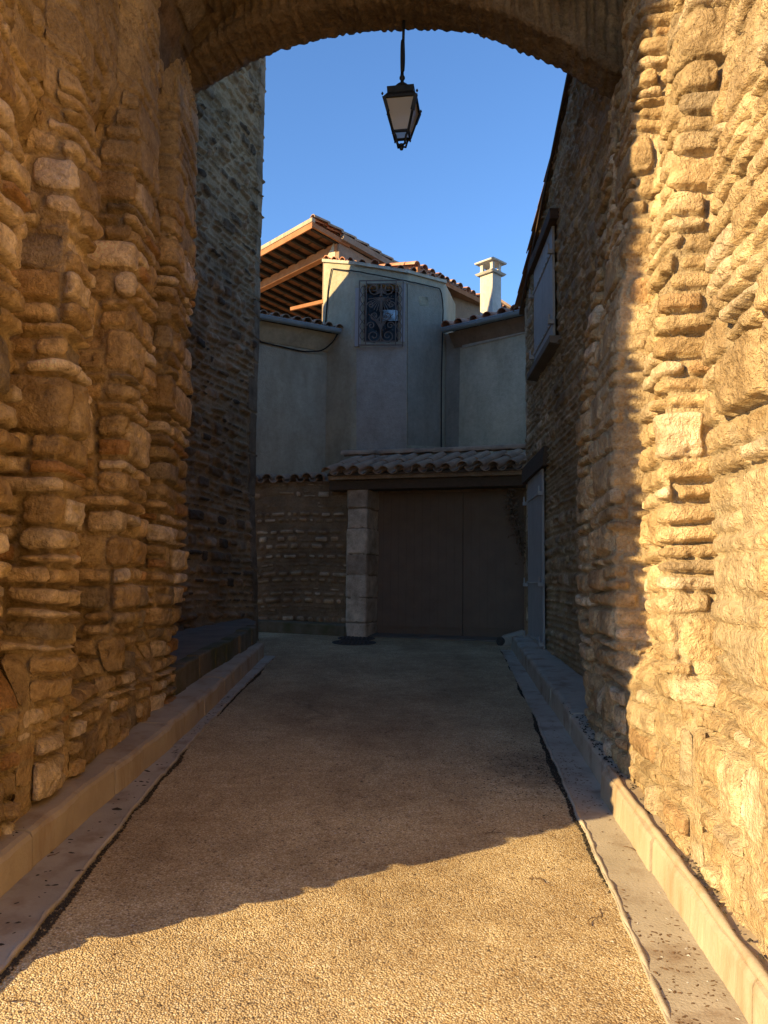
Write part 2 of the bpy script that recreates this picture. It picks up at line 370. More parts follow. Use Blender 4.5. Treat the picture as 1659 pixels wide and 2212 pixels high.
# resin-bound gravel road
def mat_road():
    m, t, b = newmat('gravel_asphalt'); v = coords(t)
    vo = t.nodes.new('ShaderNodeTexVoronoi'); vo.inputs['Scale'].default_value = 130; t.links.new(v, vo.inputs['Vector'])
    sep = t.nodes.new('ShaderNodeSeparateColor'); t.links.new(vo.outputs['Color'], sep.inputs[0])
    c = ramp(t, sep.outputs[0], [(0, (.30, .24, .17)), (.05, (.52, .40, .23)), (.3, (.66, .54, .33)), (.55, (.72, .61, .40)), (.8, (.60, .45, .24)), (.9, (.80, .73, .56))], 'CONSTANT')
    c = mixc(t, c, ramp(t, vo.outputs['Distance'], [(.25, (1.08, 1.08, 1.08)), (.75, (.66, .60, .52))]), 1.0, 'MULTIPLY')
    n1 = noise(t, v, 1.1, 5, .6); n2 = noise(t, v, 7, 5, .7)
    c = mixc(t, c, ramp(t, n1, [(.35, (.78, .74, .70)), (.65, (1.1, 1.1, 1.08))]), 1.0, 'MULTIPLY')
    c = mixc(t, c, ramp(t, n2, [(.3, (.8, .77, .74)), (.6, (1.05, 1.05, 1.05))]), 1.0, 'MULTIPLY')
    v2 = t.nodes.new('ShaderNodeTexVoronoi'); v2.inputs['Scale'].default_value = 20; t.links.new(v, v2.inputs['Vector'])
    sp = ramp(t, v2.outputs['Distance'], [(.12, (1, 1, 1)), (.2, (0, 0, 0))])
    sp2 = math_(t, 'MULTIPLY', sp, ramp(t, noise(t, v, 2.3, 3), [(.48, (0, 0, 0)), (.6, (1, 1, 1))]))
    c = mixc(t, c, (.10, .075, .055), math_(t, 'MULTIPLY', sp2, .8))
    vd = t.nodes.new('ShaderNodeTexVoronoi'); vd.feature = 'DISTANCE_TO_EDGE'; vd.inputs['Scale'].default_value = .42
    wv = t.nodes.new('ShaderNodeVectorMath'); wv.operation = 'ADD'; nz_ = t.nodes.new('ShaderNodeTexNoise'); nz_.inputs['Scale'].default_value = 2.2; nz_.inputs['Detail'].default_value = 6
    t.links.new(v, nz_.inputs['Vector']); sc_ = t.nodes.new('ShaderNodeVectorMath'); sc_.operation = 'SCALE'; sc_.inputs['Scale'].default_value = .45; t.links.new(nz_.outputs['Color'], sc_.inputs[0])
    t.links.new(v, wv.inputs[0]); t.links.new(sc_.outputs[0], wv.inputs[1]); t.links.new(wv.outputs[0], vd.inputs['Vector'])
    ck = math_(t, 'MULTIPLY', ramp(t, vd.outputs['Distance'], [(0, (1, 1, 1)), (.006, (0, 0, 0))]), ramp(t, noise(t, v, .9, 3), [(.55, (0, 0, 0)), (.63, (.4, .4, .4))]))
    c = mixc(t, c, (.09, .065, .04), ck)
    sp3 = noise(t, coords(t, (1, .35, 1)), 1.6, 4, .6)
    c = mixc(t, c, ramp(t, sp3, [(.35, (.84, .81, .78)), (.6, (1.05, 1.04, 1.02))]), 1.0, 'MULTIPLY')
    sp4 = ramp(t, noise(t, v, 9, 4, .6), [(.66, (0, 0, 0)), (.74, (.5, .5, .5))])
    c = mixc(t, c, (.20, .14, .09), sp4)
    # darker stained patch by the right-hand gutter
    g = t.nodes.new('ShaderNodeNewGeometry'); sx = t.nodes.new('ShaderNodeSeparateXYZ'); t.links.new(g.outputs['Position'], sx.inputs[0])
    dx = math_(t, 'DIVIDE', math_(t, 'SUBTRACT', sx.outputs[0], 1.15), .75); dy = math_(t, 'DIVIDE', math_(t, 'SUBTRACT', sx.outputs[1], 5.6), .75)
    rr = math_(t, 'ADD', math_(t, 'MULTIPLY', dx, dx), math_(t, 'MULTIPLY', dy, dy))
    msk = math_(t, 'SUBTRACT', math_(t, 'ADD', 1.25, math_(t, 'MULTIPLY', n2, -1.0)), rr)
    c = mixc(t, c, (.12, .085, .055), ramp(t, msk, [(.2, (0, 0, 0)), (1.0, (.6,) * 3)]))
    # darker tone up the street
    far = ramp(t, math_(t, 'ADD', math_(t, 'MULTIPLY', sx.outputs[1], .1), math_(t, 'MULTIPLY', n1, .3)), [(.6, (0, 0, 0)), (1.2 / 1.3, (.75,) * 3)])
    c = mixc(t, c, mixc(t, c, (.80, .78, .76), 1.0, 'MULTIPLY'), far)
    t.links.new(c, b.inputs['Base Color'])
    hh = math_(t, 'MULTIPLY', math_(t, 'SUBTRACT', 1.0, vo.outputs['Distance']), 1.0)
    bump(t, b, hh, .004, 1.0); b.inputs['Roughness'].default_value = .75
    return m
M['road'] = mat_road()
M['concrete'] = mat_simple('gutter_concrete', (.36, .31, .235), (.48, .42, .33), 3, .003, 80, big=(5, (.25, .18, .12), .52, .72))
M['kerb'] = mat_simple('kerb_concrete', (.36, .285, .20), (.47, .39, .28), 2.5, .003, 60, big=(6, (.30, .20, .11), .52, .72, (1, 1, .25)))
M['plaster'] = mat_simple('grey_render', (.37, .33, .235), (.45, .41, .30), 2.2, .012, 45, big=(.9, (.35, .31, .24), .45, .7, (1, 1, .4)))
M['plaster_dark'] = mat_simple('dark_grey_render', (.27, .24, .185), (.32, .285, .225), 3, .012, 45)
M['plaster_pale'] = mat_simple('pale_render', (.40, .36, .28), (.58, .53, .43), 6, .010, 50, big=(1.2, (.42, .40, .33), .5, .75))
M['plaster_wing'] = mat_simple('beige_render', (.47, .41, .285), (.55, .49, .35), 3, .010, 60, big=(1, (.42, .37, .28), .5, .75))
M['plaster_warm'] = mat_simple('brown_render', (.25, .18, .125), (.32, .235, .17), 4, .01, 40)
M['white'] = mat_simple('chimney_render', (.50, .47, .42), (.58, .55, .50), 3, .003, 60)
M['tile'] = mat_simple('terracotta', (.42, .17, .09), (.58, .28, .16), 4, .004, 60, big=(3, (.36, .30, .24), .5, .68))
M['tile_old'] = mat_simple('old_terracotta', (.30, .19, .12), (.44, .31, .205), 5, .006, 50, big=(4, (.14, .11, .085), .5, .7))
M['tile_red'] = mat_simple('bright_terracotta', (.60, .20, .09), (.75, .32, .16), 4, .004, 60)
M['wood'] = mat_simple('dark_wood', (.075, .05, .032), (.12, .08, .05), 5, .004, 60, stretch=(3, 3, 12))
M['wood_red'] = mat_simple('red_brown_wood', (.30, .125, .055), (.40, .19, .09), 6, .004, 60)
M['gate'] = mat_simple('gate_paint', (.18, .125, .088), (.215, .15, .105), 4, .002, 50, rough=.7)
M['shutter'] = mat_simple('grey_blue_paint', (.35, .34, .32), (.42, .41, .385), 5, .002, 60, rough=.6, big=(9, (.28, .27, .25), .5, .8, (1, 1, .1)))
M['iron'] = mat_simple('rusty_iron', (.11, .085, .07), (.18, .13, .10), 20, .001, 90, rough=.6)
M['black'] = mat_simple('black_iron', (.012, .014, .016), (.025, .028, .03), 20, .001, 90, rough=.55)
M['zinc'] = mat_simple('zinc_gutter', (.20, .25, .28), (.27, .33, .36), 6, .001, 60, rough=.5, spec=.5)
M['cable'] = mat_simple('black_cable', (.015, .013, .012), (.03, .025, .022), 10, 0)
M['dark'] = mat_simple('shade_black', (.02, .018, .016), (.035, .03, .028), 4, 0)
M['moss'] = mat_simple('mossy_stone', (.11, .095, .055), (.20, .16, .11), 5, .008, 50, big=(3, (.085, .09, .035), .45, .65))
M['slab'] = mat_simple('worn_pavement', (.15, .12, .09), (.22, .18, .14), 3, .006, 50)
M['soil'] = mat_simple('black_soil', (.03, .024, .018), (.07, .055, .04), 30, .004, 90)
M['leafbrown'] = mat_simple('dry_leaf', (.09, .05, .025), (.18, .11, .06), 30, .001, 90)
M['castiron'] = mat_simple('cast_iron', (.04, .035, .03), (.08, .07, .06), 30, .003, 80, rough=.6)
m, t, b = newmat('milky_glass'); b.inputs['Base Color'].default_value = (.62, .60, .55, 1); b.inputs['Roughness'].default_value = .35
b.inputs['Transmission Weight'].default_value = .55; b.inputs['IOR'].default_value = 1.2; M['milk'] = m
m, t, b = newmat('window_glass'); b.inputs['Base Color'].default_value = (.02, .022, .025, 1); b.inputs['Roughness'].default_value = .06
b.inputs['Specular IOR Level'].default_value = .12; M['glass'] = m

# ---------------------------------------------------------------- ground
def sheet(name, pts_l, pts_r, lift, thick, mat, ny=200, edge=0.0, kind='structure'):
    """strip between two plan polylines, following the slope of the street"""
    ys = np.linspace(pts_l[0][1], pts_l[-1][1], ny)
    pl = np.array(pts_l); pr = np.array(pts_r)
    mb = MB(); n = ny
    xl = np.interp(ys, pl[:, 1], pl[:, 0]); xr = np.interp(ys, pr[:, 1], pr[:, 0])
    if edge: xr = xr + edge * fbm(ys * 5, ys * 0 + 1, 3, 4); 
    vs = []
    for y, a, c in zip(ys, xl, xr): vs += [(a, y, gz(y) + lift), (c, y, gz(y) + lift), (c, y, gz(y) + lift - thick), (a, y, gz(y) + lift - thick)]
    fs = []
    for i in range(n - 1):
        for k in range(4): a = i * 4 + k; c = i * 4 + (k + 1) % 4; fs.append((a, c, c + 4, a + 4)[::-1])
    fs += [(3, 2, 1, 0)[::-1], tuple((n - 1) * 4 + k for k in (0, 1, 2, 3))[::-1]]
    mb.add(vs, fs); o = mb.build(name, mat); return tag(o, kind=kind)
mb = MB()
ysg = [-300, -40, 20, 400]
for i in range(3):
    a, c = ysg[i], ysg[i + 1]; za = gz(max(a, -40) if a < 20 else 20); zc = gz(min(max(c, -40), 20))
    mb.add([(-300, a, za), (300, a, za), (300, c, zc), (-300, c, zc)], [(0, 1, 2, 3)])
tag(mb.build('ground', M['road']), kind='structure')
KL = [(-1.66, -3), (-1.64, 2.5), (-1.62, 3.5), (-1.60, 4.5), (-1.53, 6.5), (-1.55, 8.3), (-1.57, 10.65)]
GLo = [(-1.30, -3), (-1.32, 2.5), (-1.35, 3.4), (-1.42, 5.06), (-1.45, 6.8), (-1.45, 8.6), (-1.43, 10.65)]
KR = [(1.02, -3), (1.17, 2.5), (1.243, 3.5), (1.33, 4.8), (1.516, 7), (1.84, 11.5)]
GRo = [(.70, -3), (.92, 2.5), (1.02, 3.55), (1.125, 4.73), (1.383, 7.35), (1.72, 11.5)]
sheet('gutter_strip', [(x - .05, y) for x, y in KL], GLo, .014, .05, M['concrete'], 400, .012)
sheet('gutter_strip', [(x + .05, y) for x, y in KR], GRo, .014, .05, M['concrete'], 400, .012)
# a lip of cement along the inner edge of each gutter
for line, sgn in ((GLo, -1), (GRo, 1)):
    mb = MB(); ys = np.linspace(1.2, 10.4 if sgn < 0 else 11.4, 260); xs = np.interp(ys, [p[1] for p in line], [p[0] for p in line]) + .012 * fbm(ys * 5, ys * 0 + 1, 3, 4)
    mb.tube([(x + sgn * .012, y, gz(y) + .010 + .003 * math.sin(y * 23)) for x, y in zip(xs, ys)], [.011 + .005 * math.sin(y * 9) * math.sin(y * 31) for y in ys], 6)
    tag(mb.build('gutter_lip', M['concrete'], smooth=True), kind='structure')
    # black dirt collected in the joint
    mb = MB(); rs = random.Random(3 if sgn < 0 else 4)
    for y, x in zip(ys, xs):
        wd = max(.0, .010 + .055 * float(fbm(np.array(y * 1.3), np.array(2.0 + sgn), 5, 3)))
        for k in range(int(wd * 900)):
            cx = x - sgn * (.004 + rs.random() * wd); cy = y + rs.uniform(-.02, .02); r = rs.uniform(.003, .008)
            q = [(cx + r * math.cos(a), cy + r * math.sin(a), gz(cy) + .003) for a in (0, 2.1, 4.2)]
            mb.add(q + [(cx, cy, gz(cy) + .003 + r * 1.1)], [(0, 1, 3), (1, 2, 3), (2, 0, 3)])
    tag(mb.build('joint_dirt', M['soil']), kind='stuff')

def kerb_run(name, line, y0, y1, width, h0, h1, sgn, blk, mat, seed, jog=0.0):
    rs = random.Random(seed); mb = MB(); y = y0
    pl = np.array(line)
    while y < y1 - .05:
        L = min(blk * rs.uniform(.85, 1.15), y1 - y); ya = y; yb = y + L - .013; n = 30
        off = rs.uniform(-.008, .008) + jog; ho = rs.uniform(-.006, .006); vs = []
        for i in range(n + 1):
            yy = ya + (yb - ya) * i / n; x = np.interp(yy, pl[:, 1], pl[:, 0]) + sgn * off
            h = h0 + (h1 - h0) * (yy - y0) / (y1 - y0); z = gz(yy); j = .003 * math.sin(yy * 13 + seed)
            wv = np.interp(yy, width[0], width[1])
            for dx, dz in ((0, -.05), (.012 + j, h - .03), (.022 + j, h - .01), (.045 + j, h), (wv, h + .006), (wv, -.05)):
                q1 = .009 * float(fbm(np.array(yy * 9.), np.array(dz * 20. + seed), 2, 4)); ch_ = .018 * max(0, float(vn(np.array(yy * 7.), np.array(seed + 3.), 6)) - .28) * (dz > h - .02)
                vs.append((x + sgn * (dx + q1 + ch_ * 2), yy, z + dz + ho + q1 * .6 - ch_))
        m_ = 6; fs = [(i * m_ + k, i * m_ + (k + 1) % m_, (i + 1) * m_ + (k + 1) % m_, (i + 1) * m_ + k) for i in range(n) for k in range(m_)]
        fs += [tuple(range(m_))[::-1], tuple(n * m_ + k for k in range(m_))]
        if sgn > 0: fs = [f[::-1] for f in fs]
        mb.add(vs, fs); y += L
    return tag(mb.build(name, mat), kind='structure')
kerb_run('kerb', KL, -1.0, 10.6, ([2, 4, 7, 11], [.22, .24, .42, .42]), .17, .20, -1, 1.0, M['kerb'], 1)
kerb_run('kerb', KR, 4.97, 11.6, ([5, 7, 12], [.28, .45, .45]), .19, .21, 1, 1.3, M['concrete'], 2, jog=.03)
kerb_run('kerb', KR, -1.0, 4.95, ([0, 5], [.26, .28]), .17, .18, 1, 1.3, M['kerb'], 3)
mb = MB(); ys = np.linspace(.5, 4.95, 160)
xk = np.interp(ys, [p[1] for p in KR], [p[0] for p in KR])
mb.tube([(x + .05 + .006 * float(fbm(np.array(y * 3.), np.array(1.), 2, 3)), y, gz(y) + .172 + .011 * (y - .5) / 4.4) for x, y in zip(xk, ys)], [.018 + .005 * math.sin(y * 17) * math.sin(y * 5) for y in ys], 8)
tag(mb.build('kerb_mortar_bead', M['kerb'], smooth=True), kind='structure')

# ---------------------------------------------------------------- gatehouse
XG = lambda y: -1.90 - .03 * y      # groove back, left
XS = lambda y: -1.575 - .03 * y     # pilaster face, left
XB = lambda y: -1.63 - .03 * y      # plinth, left
gh = empty('gatehouse', (0, 4.9, gz(4.9)), 'golden rubble stone gatehouse with grooved jambs and low arch over the street', 'gatehouse')
LE = 6.95; RE = 6.15
lp = [(-4.5, 2.78), (XS(2.8), 2.78), (XS(3.47), 3.47), (XG(3.49), 3.49), (XG(4.02), 4.02), (XS(4.04), 4.04), (XS(4.36), 4.36), (XG(4.38), 4.38), (XG(5.09), 5.09),
      (XS(5.11), 5.11), (XS(5.68), 5.68), (XG(5.70), 5.70), (XG(6.16), 6.16), (XS(6.18), 6.18), (XS(LE), LE), (-3.2, LE + .15)]
lf = [(x if i in (0, len(lp) - 1) else XB(y), y) for i, (x, y) in enumerate(lp)]
def gmL(Y, Z):
    b0 = 1.15 + .25 * vn(Y * 2, Z * 0, 3); top = 3.7 + .62 * (Y - 3.9) + .3 * vn(Y * 2, Z * 0 + 3, 4)
    return ss(b0 - .25, b0 + .2, Z) * (1 - .7 * ss(top, top + .5, Z))
def plL(U, V):
    return .65 * ss(3.3, 4.5, V + .5 * vn(U * 1.5, V, 3) - .12 * np.clip(U - 3.5, 0, 5)) 
rubble_wall('left_jamb', lp, .1, 8.5, M['gold'], gh, 11, side=1, du=.010, dz=.011, flat=XB, breaks=(3, 4, 7, 8, 11, 12), gmask=gmL, rnd=.02, hscale=1.0, grit=.006, soft=False,
            plaster=plL, thin=(.05, .12), tall=(.15, .32), ptall=.5, wid=(.15, .5), bulge=.046, edge=.014, rough=.016, tilt=.20, wave=.06, joint=.045, gap=.009,
            back_poly=[(-6, 2.95), (-2.35, 2.95), (-2.45, 6.8), (-6, 6.9)])
XR0 = lambda y: 1.055 + .0815 * y
XRB = lambda y: XR0(y) + .02
XRS = lambda y: XR0(y) - .02
XRG = lambda y: XR0(y) + .27
rp = [(5.5, 1.75), (XRS(1.8), 1.8), (XRS(3.02), 3.02), (XRG(3.04), 3.04), (XRG(3.69), 3.69), (XRS(3.72), 3.72), (XRS(4.1), 4.1), (XRG(4.13), 4.13),
      (XRG(4.83), 4.83), (XRS(4.88), 4.88), (XRS(5.57), 5.57), (XRG(5.6), 5.6), (XRG(5.78), 5.78), (XRS(5.81), 5.81), (XRS(RE), RE), (3.2, RE)]
rf = [(x if i in (0, len(rp) - 1) else XRB(y), y) for i, (x, y) in enumerate(rp)]
def gmR(Y, Z):
    b0 = 1.1 + .25 * vn(Y * 2, Z * 0 + 7, 3)
    return ss(b0 - .3, b0 + .2, Z) * (1 - .95 * ss(4.7, 5.4, Z) * ss(5.2, 5.5, Y))
leanR = lambda Z, Y: .27 * ss(2.3, 5.6, Z)
def plR(U, V):
    a = .6 * ss(.22, .42, fbm(U * .9 + 4, V * .7, 6, 3) + .12 * ss(3.0, 5, V) + .05 * (1 - ss(.6, 1.2, V)))
    return a * (1 - ss(4.9, 6.5, V))
rubble_wall('right_jamb', rp, .05, 8.5, M['honey'], gh, 23, side=-1, du=.009, dz=.010, flat=XRB, breaks=(3, 4, 7, 8, 11, 12), gmask=gmR, rnd=.025, hscale=1.0, grit=.006, soft=False, lean=leanR,
            plaster=plR, thin=(.06, .13), tall=(.16, .30), ptall=.55, wid=(.18, .55), bulge=.028, edge=.012, rough=.016, tilt=.13, wave=.05, joint=.036, gap=.008,
            back_poly=[(5.5, 1.95), (1.75, 1.95), (2.1, 6.0), (5.5, 6.0)])
MB().hexa([(.75, -5, -.3), (5.5, -5, -.3), (5.5, 1.74, 0), (1.27, 1.74, 0), (.8, -5, 5.5), (5.5, -5, 5.5), (5.5, 1.74, 5.5), (1.30, 1.74, 5.5)]).build('bounce_wall', M['gold'], gh)  # unseen wall added beside the camera to bounce sunlight into the passage
# arch ring at the far side: intrados read from sight lines in the plane of the arch
pA = (-1.71, LE); pB = (1.95, RE)
arc_px = [(415, 212), (430, 200), (490, 170), (580, 127), (640, 105), (700, 90), (780, 75), (870, 67), (940, 70), (1000, 77), (1070, 96), (1150, 131), (1210, 162), (1255, 186), (1301, 212), (1325, 228)]
AP = np.array([plane_hit(a, c, pA, pB) for a, c in arc_px])
dA = AP[0] - (AP[1] - AP[0]) * 2; dB = AP[-1] + (AP[-1] - AP[-2]) * 2
AP = np.vstack([AP[0] + np.array([-.6, .12, -.25]), AP, AP[-1] + np.array([.6, -.12, -.25])])
s_, APr = resample(AP, .011)
def smooth3(a, k): return smooth1(a, k)
APr = smooth3(APr, 12); APr[:, 2] += .03
nrm = np.array([pB[1] - pA[1], -(pB[0] - pA[0])]); nrm = nrm / np.hypot(*nrm)    # towards the camera
depth_r = .42
tl = np.arange(0, 2.9, .012)       # section: down the far face, across the soffit, up the near face
U, V = np.meshgrid(s_, tl, indexing='ij')
far_h = .9
off_y = np.clip(V - far_h, 0, depth_r); zup = np.where(V < far_h, far_h - V, np.where(V > far_h + depth_r, V - far_h - depth_r, 0))
off_y = smooth1(off_y.T, 3).T; zup = smooth1(zup.T, 3).T
h, c, mo, c2 = stones(V, U, 31, thin=(.05, .09), tall=(.08, .14), ptall=.3, wid=(.22, .6), bulge=.03, edge=.02, rough=.02, wave=.03, gap=.004)
pm = .55 * ss(far_h - .1, far_h + .05, V) * (1 - ss(far_h + depth_r + .0, far_h + depth_r + .25, V))
hp = .01 + .035 * fbm(U * 2.5, V * 3, 8, 5) + .03 * np.abs(fbm(U * 14, V * 9, 2, 3))
hp = hp + .02 * ss(.1, .5, fbm(U * 7, V * 7, 3, 4)); h = h * (1 - pm) + hp * pm; mo = np.maximum(mo, pm)
h = h + .04 * fbm(U * 1.5, V, 4, 3)
k1 = ss(far_h + .0, far_h + depth_r, V)      # 0 at far face, 1 near face
far_f = 1 - ss(far_h - .05, far_h + .05, V); near_f = ss(far_h + depth_r - .05, far_h + depth_r + .05, V); sof = 1 - far_f - near_f
X = APr[:, 0][:, None] + nrm[0] * (off_y + h * (near_f - far_f)); Yc = APr[:, 1][:, None] + nrm[1] * (off_y + h * (near_f - far_f))
Z = APr[:, 2][:, None] + zup - h * np.maximum(sof, 0)
lst = [(p[0], p[1]) for p in APr]
exm = MB()
grid_mesh('arch_ring', X, Yc, Z, M['gold_shade'], gh, (c, mo, c2), flip=False)
# higher vault over the passage, in front of the ring
U, V = np.meshgrid(np.linspace(0, 1, 260), np.linspace(2.9, 6.45, 190), indexing='ij')
h, c, mo, c2 = stones(V, U * 4.2, 37, thin=(.06, .1), tall=(.12, .2), wid=(.2, .5), bulge=.03)
X = -1.9 + 4.1 * U; Z = 5.6 + 1.4 * np.sqrt(np.clip(1 - (2 * U - 1) ** 2, 0, 1)) - h
exm = MB().box((0, 4.75, 7.75), (5.4, 3.7, 1.5))
grid_mesh('vault', X, V, Z, M['gold_shade'], gh, (c, mo, c2), flip=True, extra=exm)

# ---------------------------------------------------------------- left house
hl = empty('stone_house', (-3.5, 10, gz(10)), 'tall grey rubble house with dressed corner stones beside the raised pavement', 'house')
cL = (-2.03, 12.1)
path = [(-3.55, 6.9), (-3.35, 7.5), cL, (-2.6, 12.9)]
u_c = math.hypot(.2, .6) + math.hypot(cL[0] + 3.35, cL[1] - 7.5)
def hookL(X, Y, Z, U):   # the base swells a little
    X = X + .12 * (1 - ss(.5, 3.2, Z)) * ss(10, 12, Y); return X, Y, Z
rubble_wall('wall', path, .3, 10.4, M['house'], hl, 41, side=1, du=.016, dz=.016, rnd=.03, thin=(.07, .12), tall=(.13, .24), ptall=.55, wid=(.10, .36),
            bulge=.055, edge=.03, gap=.018, rough=.03, tilt=.3, wave=.2, hook=hookL, quoins=[(u_c, .26, 2.2, 4.6, (.5, .72)), (u_c, .2, 4.6, 10.2, (.24, .42)), (u_c, .22, .7, 2.2, (.3, .6))],
            back_poly=[(-3.9, 6.9), (-3.75, 6.9), (-2.35, 12.0), (-2.8, 12.7), (-3.0, 12.6)])
mb = MB()   # body and roofs behind the street wall
mb.prism([(-6.2, 6.9), (-3.5, 6.9), (-2.9, 12.65), (-6.2, 12.65)], .3, lambda p: 8.05 + .22 * (p[0] + 6.2)); mb.build('rear_wall', M['plaster_warm'], hl)
mb = MB(); pr = [(-6.4, 8.06), (-3.65, 8.66), (-2.45, 10.5), (-2.2, 10.5)]
for y0_, y1_ in ((10.6, 12.78),):
    for (xa, za), (xb, zb_) in zip(pr[:-1], pr[1:]):
        mb.hexa([(xa, y0_, za - .12), (xb, y0_, zb_ - .12), (xb, y1_, zb_ - .12), (xa, y1_, za - .12), (xa, y0_, za), (xb, y0_, zb_), (xb, y1_, zb_), (xa, y1_, za)])
mb.build('roof', M['tile'], hl)
# raised pavement with kerb blocks
rs = random.Random(8)
mb = MB(); plat = [(-1.86, 6.97), (-1.72, 10.6), (-1.80, 11.3), (-2.1, 12.0), (-3.4, 7.2), (-3.3, 6.95)]
mb.prism(plat, lambda p: gz(p[1]) - .1, lambda p: .40 + gz(p[1]) + .0)
tag(mb.build('raised_pavement', M['slab'], bevel=.01), kind='structure')
mb = MB(); y = 6.97
while y < 10.6:
    L = rs.uniform(.28, .6); yb = min(y + L, 10.62); xa = np.interp(y, [7, 10.6], [-1.80, -1.66]); xb = np.interp(yb, [7, 10.6], [-1.80, -1.66])
    o_ = rs.uniform(-.015, .01); hz = rs.uniform(-.012, .012)
    mb.hexa([(xa - .16, y, gz(y)), (xa + o_, y, gz(y)), (xb + o_, yb - .01, gz(yb)), (xb - .16, yb - .01, gz(yb)),
             (xa - .16, y, gz(y) + .415 + hz), (xa + o_ - .01, y, gz(y) + .415 + hz), (xb + o_ - .01, yb - .01, gz(yb) + .415 + hz), (xb - .16, yb - .01, gz(yb) + .415 + hz)])
    y = yb
    if yb >= 10.6: break
tag(mb.build('pavement_edge', M['moss'], bevel=.02), kind='structure')
mb = MB().prism([(-3.3, 8.6), (-2.62, 8.6), (-2.5, 9.4), (-3.1, 9.4)], lambda p: .7, lambda p: gz(p[1]) + .62)
tag(mb.build('door_step', M['moss'], bevel=.02), 'low worn stone step against the grey rubble house behind the left jamb', 'step')

# ---------------------------------------------------------------- right house
hr = empty('gabled_house', (2.6, 9.5, gz(9.5)), 'brown rubble house with grey shuttered window and grey door right of the street', 'house')
XH = lambda y: 2.16 + .034 * (y - 11.8)
yE = 11.8
path = [(XH(6.0), 6.0), (XH(yE), yE), (3.6, yE + .1)]
def hit_h(px, py, o=0): return plane_hit(px, py, (XH(0) - o, 0), (XH(12) - o, 12))
wa, wb = hit_h(1163, 700), hit_h(1204, 600)
wzt = 5.98; wzb = 4.55
da, db = hit_h(1148, 1240), hit_h(1180, 1240)
dzt = hit_h(1152, 1035)[2]; dzb = .35
def topR(y): return 5.93 + .348 * (11.9 - y)
def hookR(X, Y, Z, U):
    Z = np.minimum(Z, 5.89 + .348 * (11.9 - Y)); return X, Y, Z
rubble_wall('wall', path, .3, 8.0, M['house2'], hr, 53, side=-1, du=.014, dz=.014, rnd=.02, thin=(.05, .09), tall=(.1, .2), ptall=.3, wid=(.12, .34),
            bulge=.024, edge=.028, gap=.010, rough=.014, hook=hookR, quoins=[(yE - 6.0, .17, .6, 5.6, (.16, .32))],
            recess=[(db[1] - 6.0, da[1] - 6.0, .2, dzt, -.03), (wb[1] - 6.0, wa[1] - 6.0, wzb, wzt, -.03)],
            back_poly=None)
mb = MB()
q = [(XH(6.2) + .12, 6.2), (XH(yE) + .12, yE - .12), (8, yE + .1), (8, 6.2)]
mb.prism(q, .2, lambda p: 5.75 + .348 * (11.9 - p[1])); mb.build('core', M['house2'], hr)
def planks(mb, a, b, z0, z1, n, proud, sgn=-1, gapw=.006, th=.03):
    """vertical boards between plan points a and b; sgn -1 = face towards -X side"""
    a = np.array(a[:2]); b = np.array(b[:2]); d = (b - a); L = np.hypot(*d); d = d / L; nr = np.array([d[1], -d[0]])
    if (nr[0] if sgn == -1 else nr[1]) > 0: nr = -nr
    for i in range(n):
        p0 = a + d * (L * i / n + gapw / 2); p1 = a + d * (L * (i + 1) / n - gapw / 2)
        q0 = p0 + nr * proud; q1 = p1 + nr * proud; r0 = p0 + nr * (proud - th); r1 = p1 + nr * (proud - th)
        mb.prism([tuple(q0), tuple(q1), tuple(r1), tuple(r0)], z0, z1)
    mb.prism([tuple(a + nr * (proud - .006)), tuple(b + nr * (proud - .006)), tuple(b + nr * (proud - th)), tuple(a + nr * (proud - th))], z0 + .003, z1 - .003)
    return nr
def hinge_strap(a, b, z, proud, parent, nm='hinge', mat=None, dz=0):
    mb = MB(); a = np.array(a[:2]); b = np.array(b[:2]); d = (b - a) / np.hypot(*(b - a)); nr = np.array([d[1], -d[0]])
    if nr[0] > 0: nr = -nr
    for s0, s1 in ((a - d * .06, b + d * .06),):
        p, q = s0 + nr * (proud + .006), s1 + nr * (proud + .006)
        mb.beam((p[0], p[1], z), (q[0], q[1], z + dz), .012, .035)
    for k in range(9):
        p = a + (b - a) * (k + .5) / 9 + nr * (proud + .014); mb.box((p[0], p[1], z), (.02, .02, .02))
    for e in (a - d * .03, b + d * .03):
        mb.box((e[0] + nr[0] * (proud + .03), e[1], z - .03), (.07, .05, .05))
        mb.tube([(e[0] + nr[0] * (proud + .05), e[1], z - .05), (e[0] + nr[0] * (proud + .05), e[1], z + .07)], .011, 6)
    return mb.build(nm, mat or M['shutter'], parent)
mb = MB(); planks(mb, (XH(db[1]), db[1]), (XH(da[1]), da[1]), gz(11) - .08, dzt, 7, .05)
dr = mb.build('door', M['shutter'], hr); tag(dr, 'tall plank door painted pale grey blue')
for z in (dzt - .30, 1.62, .86): hinge_strap((XH(db[1]), db[1]), (XH(da[1]), da[1]), z, .05, dr)
mb = MB(); planks(mb, (XH(wb[1]), wb[1]), (XH(wa[1]), wa[1]), wzb, wzt - .02, 12, .06)
sh = mb.build('shutter', M['shutter'], hr)
for z in (wzb + .22, wzt - .33): hinge_strap((XH(wb[1]), wb[1]), (XH(wa[1]), wa[1]), z, .06, sh)
